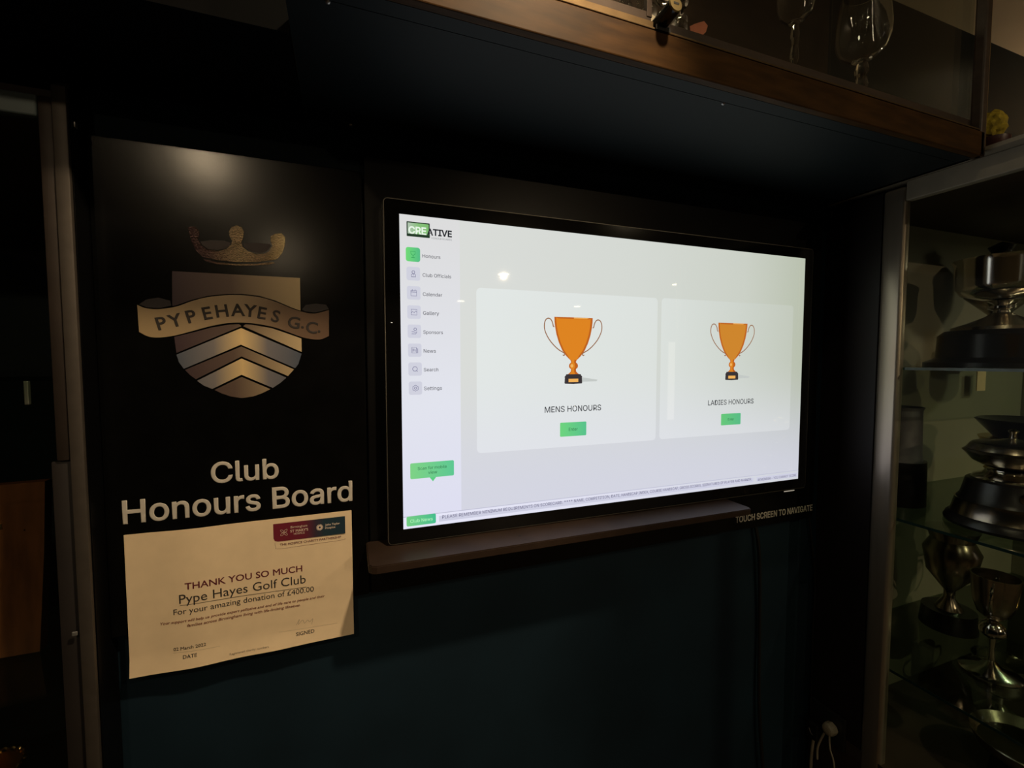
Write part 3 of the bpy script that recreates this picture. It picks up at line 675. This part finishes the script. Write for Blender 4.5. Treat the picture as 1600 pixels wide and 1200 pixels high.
# socket on the dark return panel, plugs standing out of it
xs_ = 1.0815
so = thing('wall_socket', 'dark wall socket plate holding a black plug and a round white plug', 'socket', (xs_, -0.045, at(1280, 1150, xs_, 0).z-0.04))
c = at(1291, 1141, 1.050, 0); cb_ = at(1269, 1142, 1.055, 0)
obj('plate', B(1.0735, xs_, min(c.y, cb_.y)-0.030, max(c.y, cb_.y)+0.022, c.z-0.045, c.z+0.040, bev=0.002), mat('dark_socket_plate', (0.02, 0.02, 0.02), 0.4), so)
bp_ = thing('black_plug', 'black plug with a pale flex in the wall socket, beside the round white plug', 'plug', (1.06, cb_.y, cb_.z-0.022))
obj('plug_body', B(1.052, 1.0734, cb_.y-0.016, cb_.y+0.016, cb_.z-0.022, cb_.z+0.022, bev=0.005), M_CABLE, bp_)
def px_at(px, py, X): v = at(px, py, X, 0); return (v.x, v.y, v.z)
obj('flex', TB([(1.062, cb_.y, cb_.z-0.020), px_at(1268, 1180, 1.062), px_at(1267, 1200, 1.062), px_at(1266, 1260, 1.062)], 0.0036), M_WPLASTIC, bp_, label='pale flex')
obj('clip_mark', TB([px_at(1264, 1137, 1.0515), px_at(1267, 1145, 1.0515), px_at(1270, 1149, 1.0515)], 0.0010), M_SCREW, bp_)
wp = thing('white_plug', 'round cream white plug with a thin white lead at the wall socket', 'plug', (1.06, c.y, c.z-0.02))
bm = bmesh.new(); lathe(bm, 0, 0, [(0, 0.022), (0.011, 0.022), (0.0145, 0.019), (0.0160, 0.012), (0.0160, 0.0), (0.014, -0.001), (0, -0.001)], 8)
bmesh.ops.rotate(bm, verts=bm.verts, cent=(0, 0, 0), matrix=Matrix.Rotation(math.radians(-90), 3, 'Y'))
bmesh.ops.translate(bm, verts=bm.verts, vec=(1.072, c.y, c.z))
bmesh.ops.bevel(bm, geom=bm.edges[:], offset=0.0012, segments=2, affect='EDGES')
obj('plug_body', bm, M_WPLASTIC, wp, True)
obj('lead', TB([(1.058, c.y-0.003, c.z-0.014), px_at(1297, 1170, 1.056), px_at(1303, 1193, 1.056), px_at(1306, 1240, 1.056)], 0.0020), M_WPLASTIC, wp, label='thin white lead')
obj('lead', TB([(1.058, c.y+0.008, c.z-0.012), px_at(1278, 1166, 1.058), px_at(1277, 1186, 1.058)], 0.0026), M_WPLASTIC, wp, label='short white lead')

# ------------------------------------------------------------------ overhead glass cabinet
oc = thing('overhead_cabinet', 'overhead glass display cabinet with brown wooden bottom rail above the lit screen', 'cabinet', (0.45, -0.14, 0.672))
OX0, OX1, OY = -0.140, 1.045, -0.285
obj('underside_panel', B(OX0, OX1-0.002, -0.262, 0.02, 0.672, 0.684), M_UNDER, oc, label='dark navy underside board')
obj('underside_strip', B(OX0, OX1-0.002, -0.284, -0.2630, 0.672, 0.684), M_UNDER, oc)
obj('bottom_rail', B(OX0, OX1, OY-0.012, OY, 0.671, 0.7155, bev=0.0015), M_WOOD, oc)
bm = bmesh.new(); box(bm, OX0, OX1, OY-0.0105, OY+0.020, 0.7175, 0.7205, bev=0.0008)
obj('sliding_track', bm, M_TRACK, oc)
obj('track_channel', B(OX0, OX1, OY-0.003, OY+0.022, 0.7205, 0.7265), M_DARKW, oc)
obj('sliding_track', B(OX0, 0.298, OY-0.007, OY-0.002, 0.7215, 0.7300, bev=0.0008), M_TRACK, oc)
obj('door_shoe', B(OX0, 0.296, OY-0.005, OY+0.002, 0.7300, 0.7420, bev=0.0008), M_BRONZE, oc)
obj('door_shoe', B(0.298, OX1-0.010, OY+0.006, OY+0.013, 0.7265, 0.7450, bev=0.0008), M_DARKW, oc)
obj('glass_door', B(OX0, 0.293, OY-0.004, OY+0.001, 0.742, 1.195), M_PANE, oc)
obj('glass_door', B(0.285, OX1-0.012, OY+0.007, OY+0.012, 0.745, 1.195), M_PANE, oc)
obj('door_edge', B(0.2885, 0.2965, OY-0.006, OY+0.002, 0.735, 1.195, bev=0.0008), M_BRONZE, oc, label='bronze edge strip of the sliding glass door')
obj('corner_post', B(OX1-0.012, OX1+0.006, OY-0.012, OY+0.006, 0.671, 1.21, bev=0.003), M_DARKW, oc)
obj('corner_edge', B(OX1+0.006, OX1+0.0085, OY-0.010, OY+0.002, 0.68, 1.21), M_BRASS, oc, label='thin brass edge on the corner post')
obj('side_pane', B(OX1-0.006, OX1-0.001, OY+0.006, -0.002, 0.690, 1.20), M_PANE, oc)
obj('side_rail', B(OX1-0.012, OX1, OY+0.006, 0.0, 0.672, 0.700, bev=0.001), M_DARKW, oc)
obj('back_panel', B(OX0, OX1-0.004, 0.004, 0.018, 0.684, 1.20), M_DARKW, oc)
obj('cabinet_floor', B(OX0, OX1-0.014, OY+0.024, 0.003, 0.6845, 0.6900), M_DARKW, oc)
obj('top_rail', B(OX0, OX1, OY-0.010, OY+0.012, 1.196, 1.248, bev=0.001), M_DARKW, oc)
for (sx, sy) in ((1130, 162), (548, 195), (512, 3)):
    q = at(sx, sy, 0.672, 2)
    if q.y > 0: q.y = -0.012
    obj('screw_head', L(q.x, q.y, [(0, 0.6700), (0.0015, 0.6702), (0.0026, 0.6712), (0.0030, 0.6722), (0, 0.6722)], 14), M_SCREW, oc, True, label='small round screw head')
obj('added_strip', B(-0.06, 0.46, -0.112, -0.088, 1.168, 1.190, bev=0.002), M_TRIMW, oc)  # unseen strip, added as the body of the overhead area lamp
# lock
lk = thing('cabinet_lock', 'round-faced barrel lock clipped to the glass of the overhead cabinet', 'lock', (0.31, -0.30, 0.73))
p0 = at(1022, 55, OY-0.008); 
def cyl(bm, a, b, r0, r1, seg=28):
    a, b = Vector(a), Vector(b); d = (b-a); q_ = d.to_track_quat('Z', 'Y').to_matrix(); l = d.length
    bm2 = bmesh.new(); lathe(bm2, 0, 0, [(0, 0), (r0, 0), (r1, l), (0, l)], seg)
    bmesh.ops.transform(bm2, matrix=Matrix.Translation(a) @ q_.to_4x4(), verts=bm2.verts)
    me = bpy.data.meshes.new('t'); bm2.to_mesh(me); bm2.free(); bm.from_mesh(me); bpy.data.meshes.remove(me)
    return bm
LC = Vector((0.3085, OY, 0.7290)); LE = Vector((0.3085, OY-0.036, 0.7330))
obj('barrel', cyl(bmesh.new(), LC, LE, 0.0105, 0.0095), mat('black_chrome', (0.05, 0.06, 0.06), 0.16, metal=0.9), lk, True)
dv = (LE-LC).normalized()
obj('lock_face', cyl(bmesh.new(), LE, LE+dv*0.0016, 0.0096, 0.0088), M_BRASS, lk, True, label='brass lock face')
obj('key_slot', B(LE.x-0.0040, LE.x+0.0040, (LE+dv*0.0016).y-0.0005, (LE+dv*0.0016).y+0.0002, LE.z-0.0006, LE.z+0.0018), M_CABLE, lk)
obj('lock_bracket', B(0.2975, 0.3200, OY-0.0135, OY-0.0120, 0.7165, 0.7225), M_CABLE, lk)
q = at(1030, 45, OY)
single('cream_sticker', SL([(0.3000, 0.7215), (0.3240, 0.7215), (0.3245, 0.7445), (0.3000, 0.7490)], OY+0.0045, 0.0008), M_STICK, 'small cream paper sticker behind the lock of the overhead cabinet', 'sticker')
A1, A2 = at(1083, 40, OY+0.02), at(1107, 40, OY+0.02)
P_ = [at(x, y, OY+0.02) for x, y in ((1078, 41), (1086, 37), (1100, 33), (1106, 40), (1103, 50), (1092, 60), (1080, 60))]
single('coral_tag', SL([(p.x, p.z) for p in P_], OY+0.02, 0.0006), M_PINK, 'small torn coral pink paper tag inside the overhead cabinet', 'tag')

# glasses on the overhead cabinet floor
def wine_glass(cx, cy, z, h, sh, rb, stem_r, label):
    t = thing('wine_glass', label, 'glass', (cx, cy, z), 'glasses standing in the overhead cabinet')
    zs = z+sh; zt = z+h; hb_ = (h-sh)
    th = 0.0016
    out = [(0.0, zs), (rb*0.40, zs+hb_*0.03), (rb*0.80, zs+hb_*0.14), (rb*0.97, zs+hb_*0.30), (rb, zs+hb_*0.46), (rb*0.93, zs+hb_*0.70), (rb*0.78, zt)]
    inn = [(r-th, q+(0.004 if i == 0 else 0)) for i, (r, q) in enumerate(out) if r > 0][::-1]
    obj('bowl', L(cx, cy, out+inn+[(0, zs+0.010)], 48), M_GLASS, t, True)
    n = 6
    st = [(stem_r*1.1, z+0.006)]+[(stem_r*(1.12 if k % 2 else 0.82), z+0.010+(zs-z-0.012)*k/10) for k in range(11)]
    obj('stem', L(cx, cy, st, 16), M_CRYSTAL, t, False, label='cut glass stem')
    obj('foot', L(cx, cy, [(0, z), (rb*0.85, z), (rb*0.85, z+0.002), (stem_r*1.3, z+0.006), (0, z+0.006)], 40), M_GLASS, t, True)
g1 = at(1348, 60, -0.212); g2 = at(1243, 30, -0.205)
wine_glass(g1.x, g1.y, 0.690, 0.280, 0.155, 0.044, 0.0105, 'large round-bowled wine glass nearest the corner post of the overhead cabinet')
wine_glass(g2.x, g2.y, 0.690, 0.305, 0.186, 0.031, 0.0066, 'slimmer tall wine glass left of the large round-bowled one')
# crystal bowl with lens-like bumps
cb = thing('crystal_bowl', 'crystal bowl covered in round glass bumps behind the lock of the overhead cabinet', 'bowl', (0.36, -0.15, 0.690))
bx, by, bz = 0.322, -0.143, 0.690
pr = [(0, bz), (0.060, bz), (0.070, bz+0.010), (0.098, bz+0.045), (0.110, bz+0.090), (0.116, bz+0.175), (0.1135, bz+0.175), (0.107, bz+0.092), (0.095, bz+0.048), (0.060, bz+0.018), (0, bz+0.016)]
obj('bowl_wall', L(bx, by, pr, 48), M_CRYSTAL, cb, True)
for (rz, rr, n, of) in ((0.062, 0.1020, 18, 0.0), (0.086, 0.1080, 18, 0.5), (0.110, 0.1110, 18, 0.0), (0.134, 0.1130, 18, 0.5)):
    for k in range(n):
        a = 2*PI*(k+of)/n
        if math.sin(a) > 0.35: continue
        bm = bmesh.new(); bmesh.ops.create_uvsphere(bm, u_segments=12, v_segments=8, radius=0.0115)
        bmesh.ops.scale(bm, vec=(1, 1, 0.95), verts=bm.verts); bmesh.ops.translate(bm, verts=bm.verts, vec=(bx+rr*math.cos(a), by+rr*math.sin(a), bz+rz))
        obj('glass_bump', bm, M_CRYSTAL, cb, True)
tb = [(0.165, 'short cut glass tumbler left of the bumpy crystal bowl in the overhead cabinet')]
for tx, lab in tb:
    t = thing('tumbler', lab, 'glass', (tx, -0.222, 0.690), 'glasses standing in the overhead cabinet')
    seg = 20; bm = bmesh.new()
    lathe(bm, tx, -0.222, [(0, 0.690), (0.024, 0.690), (0.028, 0.70), (0.031, 0.775), (0.029, 0.775), (0.026, 0.705), (0, 0.703)], 14)
    obj('cup', bm, M_CRYSTAL, t)
    obj('rim', L(tx, -0.222, [(0.0292, 0.7752), (0.0310, 0.7752), (0.0304, 0.7775), (0.0296, 0.7775), (0.0292, 0.7752)], 28, False), M_GLASS, t, True)

# ------------------------------------------------------------------ right glass cabinet
rc = thing('right_cabinet', 'tall glass trophy cabinet with pale metal corner post right of the screen', 'cabinet', (1.5, -0.2, FLOOR))
RXA, RXB, RYF = 1.08, 2.05, -0.62
obj('corner_post', B(1.0805, 1.104, -0.154, -0.1085, FLOOR, 0.674, bev=0.008, seg=4), M_ALU, rc, True)
obj('top_rail', B(RXA, 1.100, RYF, -0.1545, 0.640, 0.682, bev=0.0015), M_RAIL, rc)
obj('cabinet_top', B(1.050, RXB, RYF, 0.018, 0.6825, 0.690), M_RAIL, rc)
obj('inner_ceiling', B(1.106, RXB, RYF+0.012, 0.010, 0.664, 0.6820), M_DARKW, rc)
obj('back_panel', B(1.106, RXB, 0.010, 0.018, FLOOR+0.02, 0.664), M_SAGE, rc)
obj('end_panel', B(RXB-0.02, RXB, RYF, 0.009, FLOOR, 0.664), M_SAGE, rc)
obj('side_pane', B(1.088, 1.094, RYF+0.010, -0.1550, -0.66, 0.640), M_PANE2, rc)
obj('front_pane', B(1.106, RXB-0.021, RYF, RYF+0.006, -0.66, 0.640), M_PANE, rc)
obj('front_post', B(1.080, 1.105, RYF-0.020, RYF+0.0095, FLOOR, 0.640, bev=0.004), M_ALU, rc, True)
obj('base_cupboard', B(1.081, RXB, RYF, 0.009, FLOOR, -0.70), M_DARKW, rc)
obj('cabinet_floor', B(1.081, RXB-0.021, RYF+0.01, 0.009, -0.6999, -0.67), mat('pale_brown_board', (0.06, 0.042, 0.032), 0.5, noise=0.3, nscale=10), rc)
for zs in (0.272, -0.075, -0.435):
    sh = obj('glass_shelf', B(1.0965, RXB-0.022, RYF+0.05, 0.008, zs-0.006, zs), M_SHELF, rc)
    obj('shelf_edge', B(1.0955, 1.0963, RYF+0.05, -0.156, zs-0.006, zs), M_SHELFEDGE, sh)
    obj('shelf_edge', B(1.0965, RXB-0.022, RYF+0.0490, RYF+0.0499, zs-0.006, zs), M_SHELFEDGE, sh)
obj('added_strip', B(1.89, 2.02, -0.575, -0.545, 0.643, 0.6635, bev=0.002), M_TRIMW, rc)  # added strip out of view, body of this cabinet's area lamp
for zs in (0.272, -0.075, -0.435):
    obj('shelf_clip', B(1.245, 1.255, -0.012, 0.0095, zs-0.030, zs-0.007, bev=0.002), M_SCREW, rc)

def trophy(name, label, cx, cy, z, parts, handles=None, group='trophies in the right cabinet', cat='trophy'):
    t = thing(name, label, cat, (cx, cy, z), group)
    for (pn, prof, mt) in parts:
        obj(pn, L(cx, cy, [(r, z+q) for r, q in prof], 44), mt, t, True)
    if handles:
        pts, rr, mt, ang = handles
        for s in (-1, 1):
            obj('handle', TB([(cx+s*a*math.cos(ang), cy+s*a*math.sin(ang), z+q) for a, q in pts], rr), mt, t, True)
    return t
def cupprof(rb, z0, z1, flare=1.06):
    h = z1-z0
    return [(0.0, z0), (rb*0.42, z0+h*0.03), (rb*0.84, z0+h*0.16), (rb*0.97, z0+h*0.35), (rb*0.99, z0+h*0.9), (rb*flare, z1), (rb*flare-0.002, z1), (rb*0.96, z0+h*0.88), (rb*0.93, z0+h*0.36), (0, z0+h*0.10)]
# cup on the upper glass shelf
trophy('silver_cup', 'polished silver cup on a stepped black plinth on the upper glass shelf', 1.372, -0.20, 0.2722, [
    ('plinth', [(0, 0), (0.135, 0), (0.135, 0.010), (0.112, 0.022), (0.110, 0.075), (0.098, 0.086), (0, 0.086)], M_PLINTH),
    ('foot', [(0, 0.0862), (0.088, 0.0862), (0.086, 0.094), (0.060, 0.104), (0.030, 0.118), (0.016, 0.128), (0, 0.128)], M_TARN),
    ('stem', [(0.015, 0.128), (0.014, 0.133), (0.024, 0.138), (0.024, 0.143), (0.014, 0.148), (0.026, 0.156), (0.0, 0.157)], M_SILVER),
    ('bowl', cupprof(0.086, 0.157, 0.255), M_SILVER)])
trophy('lidded_trophy', 'dark lidded trophy standing behind the polished silver cup', 1.60, -0.10, 0.2722, [
    ('plinth', [(0, 0), (0.07, 0), (0.07, 0.06), (0, 0.06)], M_PLINTH),
    ('bowl', [(0, 0.0602), (0.05, 0.0602), (0.02, 0.10), (0.02, 0.14), (0.07, 0.19), (0.08, 0.26), (0, 0.26)], M_TARN),
    ('lid', [(0, 0.2602), (0.084, 0.2602), (0.080, 0.275), (0.045, 0.30), (0.02, 0.31), (0.028, 0.325), (0.0, 0.34)], M_PLINTH)])
single('wooden_block', B(1.640, 1.690, -0.03, 0.004, 0.2722, 0.300, bev=0.002), M_CARD, 'small tan card lying on the upper glass shelf behind the silver cup', 'card')
single('hanging_label', B(1.700, 1.745, -0.0200, -0.018, 0.195, 0.258), M_CARD, 'small tan label just under the upper glass shelf', 'label')
# middle shelf
trophy('rose_bowl', 'wide silver lidded rose bowl on a big black plinth with a silver band, middle shelf', 1.262, -0.275, -0.0748, [
    ('plinth_base', [(0, 0), (0.102, 0), (0.104, 0.006), (0.100, 0.016), (0.094, 0.022), (0, 0.022)], M_PLINTH),
    ('plinth_band', [(0, 0.0222), (0.0935, 0.0222), (0.092, 0.026), (0.086, 0.052), (0.087, 0.055), (0, 0.055)], M_TARN),
    ('plinth_top', [(0, 0.0552), (0.084, 0.0552), (0.078, 0.064), (0.070, 0.100), (0.064, 0.104), (0, 0.104)], M_PLINTH),
    ('foot', [(0, 0.1042), (0.062, 0.1042), (0.058, 0.110), (0.045, 0.116), (0.040, 0.122), (0.043, 0.126), (0.0, 0.127)], M_SILVER),
    ('bowl', [(0, 0.1272), (0.040, 0.130), (0.062, 0.142), (0.074, 0.158), (0.078, 0.162), (0.074, 0.166), (0.0, 0.167)], M_TARN),
    ('lid', [(0, 0.1672), (0.072, 0.1672), (0.066, 0.178), (0.062, 0.182), (0.056, 0.184), (0.020, 0.190), (0.006, 0.194), (0.005, 0.204), (0.009, 0.210), (0.0, 0.216)], M_TARN)])
for (a, zq) in ((-2.45, 0.080), (-1.85, 0.078), (-2.15, 0.080)):
    rt_ = bpy.data.objects['rose_bowl']; cx, cy = 1.262, -0.275; r_ = 0.0755
    bm = bmesh.new(); lathe(bm, 0, 0, [(0, 0), (0.0115, 0), (0.0115, 0.0015), (0, 0.002)], 20)
    bmesh.ops.rotate(bm, verts=bm.verts, cent=(0, 0, 0), matrix=Matrix.Rotation(math.radians(90), 3, 'Y'))
    bmesh.ops.rotate(bm, verts=bm.verts, cent=(0, 0, 0), matrix=Matrix.Rotation(a, 3, 'Z'))
    bmesh.ops.translate(bm, verts=bm.verts, vec=(cx+r_*math.cos(a), cy+r_*math.sin(a), -0.0748+zq))
    obj('name_shield', bm, M_SILVER, rt_, label='small round silver name shield')
trophy('footed_bowl', 'dark rimmed silver footed bowl right of the lidded rose bowl', 1.475, -0.23, -0.0748, [
    ('plinth', [(0, 0), (0.085, 0), (0.080, 0.06), (0.078, 0.066), (0, 0.066)], M_PLINTH),
    ('foot', [(0, 0.0662), (0.062, 0.0662), (0.035, 0.085), (0.030, 0.10), (0, 0.10)], M_SILVER),
    ('bowl', [(0, 0.1002), (0.045, 0.104), (0.080, 0.125), (0.088, 0.150), (0.098, 0.172), (0.0, 0.172)], M_GOLD),
    ('rim_basket', [(0, 0.1722), (0.070, 0.1722), (0.105, 0.215), (0.100, 0.218), (0.0, 0.19)], M_PLINTH)])
trophy('pewter_tankard', 'dull pewter tankard at the back, left of the rose bowl', 1.235, -0.075, -0.0748, [
    ('plinth', [(0, 0), (0.060, 0), (0.058, 0.11), (0, 0.11)], M_PLINTH),
    ('body', [(0, 0.1102), (0.052, 0.1102), (0.048, 0.13), (0.046, 0.235), (0.050, 0.245), (0.047, 0.245), (0.043, 0.14), (0, 0.13)], mat('dull_pewter', (0.22, 0.21, 0.22), 0.5, metal=0.8, noise=0.3))])
# lower shelf
trophy('small_goblet', 'slim silver goblet with a beaded stem and broad foot, lower shelf', 1.300, -0.245, -0.4348, [
    ('foot', [(0, 0), (0.052, 0), (0.054, 0.004), (0.046, 0.010), (0.020, 0.018), (0.008, 0.030), (0, 0.031)], M_SILVER),
    ('stem', [(0.0, 0.031), (0.0065, 0.032), (0.0050, 0.060), (0.0070, 0.082), (0.016, 0.088), (0.024, 0.097), (0.024, 0.106), (0.019, 0.116), (0.010, 0.124), (0, 0.125)], M_SILVER),
    ('bowl', [(0, 0.1252), (0.012, 0.128), (0.028, 0.142), (0.037, 0.170), (0.040, 0.205), (0.042, 0.230), (0.040, 0.230), (0.036, 0.180), (0, 0.150)], M_TARN)],
    handles=([(0.036, 0.21), (0.058, 0.215), (0.062, 0.185), (0.045, 0.155), (0.028, 0.145)], 0.003, M_SILVER, 0.3))
trophy('gilt_cup', 'two-handled gilt cup on a black plinth, right on the lower shelf', 1.470, -0.300, -0.4348, [
    ('plinth', [(0, 0), (0.062, 0), (0.060, 0.10), (0.056, 0.104), (0, 0.104)], M_PLINTH),
    ('stem', [(0, 0.1042), (0.040, 0.1042), (0.020, 0.118), (0.010, 0.135), (0.018, 0.142), (0.010, 0.150), (0, 0.151)], M_GOLD),
    ('bowl', cupprof(0.046, 0.151, 0.26), M_GOLD)],
    handles=([(0.045, 0.245), (0.075, 0.25), (0.080, 0.21), (0.060, 0.175), (0.040, 0.165)], 0.003, M_GOLD, -0.5))
single('name_card', B(1.3995, 1.4405, -0.372, -0.3708, -0.345, -0.275), M_CARD, 'cream name card leaning against the gilt cup plinth, lower shelf', 'card').rotation_euler = (0.0, 0, 0.35)
trophy('dark_urn', 'dark two-handled urn behind the slim silver goblet', 1.44, -0.10, -0.4348, [
    ('plinth', [(0, 0), (0.060, 0), (0.056, 0.05), (0, 0.05)], M_PLINTH),
    ('bowl', [(0, 0.0502), (0.030, 0.0502), (0.012, 0.08), (0.012, 0.10), (0.050, 0.15), (0.060, 0.21), (0.045, 0.24), (0.055, 0.27), (0, 0.27)], M_TARN)])
# bottom deck
trophy('shallow_dish', 'shallow gold rimmed dish on the cabinet floor', 1.335, -0.300, -0.6698, [
    ('base', [(0, 0), (0.060, 0), (0.055, 0.05), (0, 0.05)], M_PLINTH),
    ('dish', [(0, 0.0502), (0.05, 0.0502), (0.085, 0.075), (0.096, 0.10), (0.094, 0.102), (0.080, 0.082), (0, 0.07)], M_TARN)])
trophy('squat_cup', 'squat silver cup with handles on the cabinet floor', 1.56, -0.16, -0.6698, [
    ('foot', [(0, 0), (0.045, 0), (0.030, 0.015), (0.012, 0.03), (0.012, 0.05), (0, 0.05)], M_SILVER),
    ('bowl', cupprof(0.055, 0.05, 0.15), M_SILVER)],
    handles=([(0.053, 0.135), (0.085, 0.13), (0.085, 0.10), (0.045, 0.075)], 0.0035, M_SILVER, 0.2))

# yellow flower ornament on the cabinet top
fo = thing('flower_pot', 'small dark red pot with a fuzzy yellow flower head on top of the right cabinet', 'ornament', (1.108, -0.285, 0.690))
fx, fy = 1.100, -0.285
obj('pot', L(fx, fy, [(0, 0.6902), (0.016, 0.6902), (0.024, 0.706), (0.025, 0.716), (0.021, 0.7165), (0, 0.712)], 28), M_DRED, fo, True)
fl = bmesh.new(); bmesh.ops.create_icosphere(fl, subdivisions=3, radius=0.022)
for v in fl.verts:
    v.co *= 1+random.uniform(-0.10, 0.14)
bmesh.ops.scale(fl, vec=(0.9, 0.9, 1.2), verts=fl.verts)
bmesh.ops.translate(fl, verts=fl.verts, vec=(fx-0.003, fy, 0.742))
obj('flower_head', fl, M_YELLOW, fo)

# ------------------------------------------------------------------ left glass cabinet
lc = thing('left_cabinet', 'dark glass cabinet with narrow metal frame left of the crest board', 'cabinet', (-0.77, 0.2, -0.90))
FY = -0.04
obj('corner_post', B(-0.4330, -0.4175, FY-0.003, -0.0355, -0.90, 0.640, bev=0.002), mat('dull_dark_aluminium', (0.07, 0.058, 0.048), 0.55, metal=0.4, noise=0.15, nscale=50), lc, True)
obj('door_stile', B(-0.4480, -0.4335, FY, FY+0.016, 0.155, 0.625, bev=0.002), mat('dark_bronze_stile', (0.032, 0.022, 0.017), 0.6, metal=0.3, noise=0.2, nscale=40), lc, True)
obj('lower_stile', B(-0.4560, -0.4335, FY+0.004, FY+0.016, -0.90, 0.154, bev=0.002), mat('near_black_stile', (0.014, 0.010, 0.009), 0.6, noise=0.2, nscale=20), lc, True)
obj('top_rail', B(-1.09, -0.4485, FY, FY+0.016, 0.598, 0.625, bev=0.002), mat('blue_grey_rail', (0.10, 0.14, 0.15), 0.5, noise=0.2, nscale=20), lc)
obj('top_board', B(-1.09, -0.4320, FY+0.017, 0.445, 0.6255, 0.640), M_DARKW, lc)
obj('back_board', B(-1.09, -0.4320, 0.43, 0.445, -0.90, 0.625), M_UNDER, lc)
obj('side_board', B(-1.095, -1.0905, FY, 0.445, -0.90, 0.640), M_UNDER, lc)
obj('glass_door', B(-1.09, -0.4485, FY+0.006, FY+0.010, 0.155, 0.597), M_PANE, lc)
obj('glass_door', B(-1.09, -0.4565, FY+0.010, FY+0.014, -0.90, 0.1545), M_PANE, lc)
for zs in (0.267, -0.170, -0.52):
    obj('glass_shelf', B(-1.088, -0.4340, FY+0.020, 0.425, zs-0.006, zs), M_SHELF, lc)
obj('shelf_clip', B(-0.4975, -0.4925, 0.000, 0.006, 0.228, 0.2605, bev=0.001), mat('bright_clip', (0.7, 0.68, 0.6), 0.3, metal=0.9), lc, label='bright metal shelf clip')
q = at(117, 990, FY-0.004)
obj('screw_head', B(q.x-0.003, q.x+0.003, FY-0.0055, FY-0.003, q.z-0.003, q.z+0.003, bev=0.001), M_SCREW, lc)
q = at(112, 188, FY)
obj('screw_head', B(-0.4166, -0.4150, -0.030, -0.024, q.z-0.004, q.z+0.003, bev=0.0005), M_SCREW, lc)
wpq = thing('wooden_plaque', 'reddish brown wooden plaque on a shelf inside the left glass cabinet', 'plaque', (-0.60, 0.11, -0.170))
def cut(px, py): v = at(px, py, 0.1); return (v.x, v.z)
pz = [(-0.70, 0.097), cut(70, 752), (cut(69, 860)[0], cut(69, 860)[1]), (cut(62, 1010)[0], -0.1695), (-0.70, -0.1695)]
obj('board', SL(pz, 0.100, 0.018), M_PLAQUE, wpq)
obj('nameplate', B(-0.66, -0.582, 0.0985, 0.0998, cut(5, 822)[1]-0.004, cut(5, 822)[1]+0.004), M_BRASS, wpq)
cz = at(39, 828, 0.1); obj('pin', L(cz.x, 0.0990, [(0, cz.z-0.0015), (0.0015, cz.z), (0, cz.z+0.0015)], 10), M_SILVER, wpq)
kn = thing('rope_edged_cup', 'small gold cup with a rope edge low in the left glass cabinet', 'trophy', (-0.615, 0.10, -0.52))
obj('cup', L(-0.618, 0.10, [(0, -0.5198), (0.03, -0.5198), (0.012, -0.49), (0.012, -0.45), (0.034, -0.42), (0.040, -0.345), (0.037, -0.345), (0.030, -0.41), (0, -0.43)], 36), M_GOLD, kn, True)
rp_ = [(-0.618+0.0405*math.cos(2*PI*k/120)+0.0012*math.cos(k*1.3), 0.10+0.0405*math.sin(2*PI*k/120), -0.343+0.0022*math.sin(k*1.3)) for k in range(121)]
obj('rope_rim', TB(rp_, 0.0022, 6, 0), M_GOLD, kn, True)
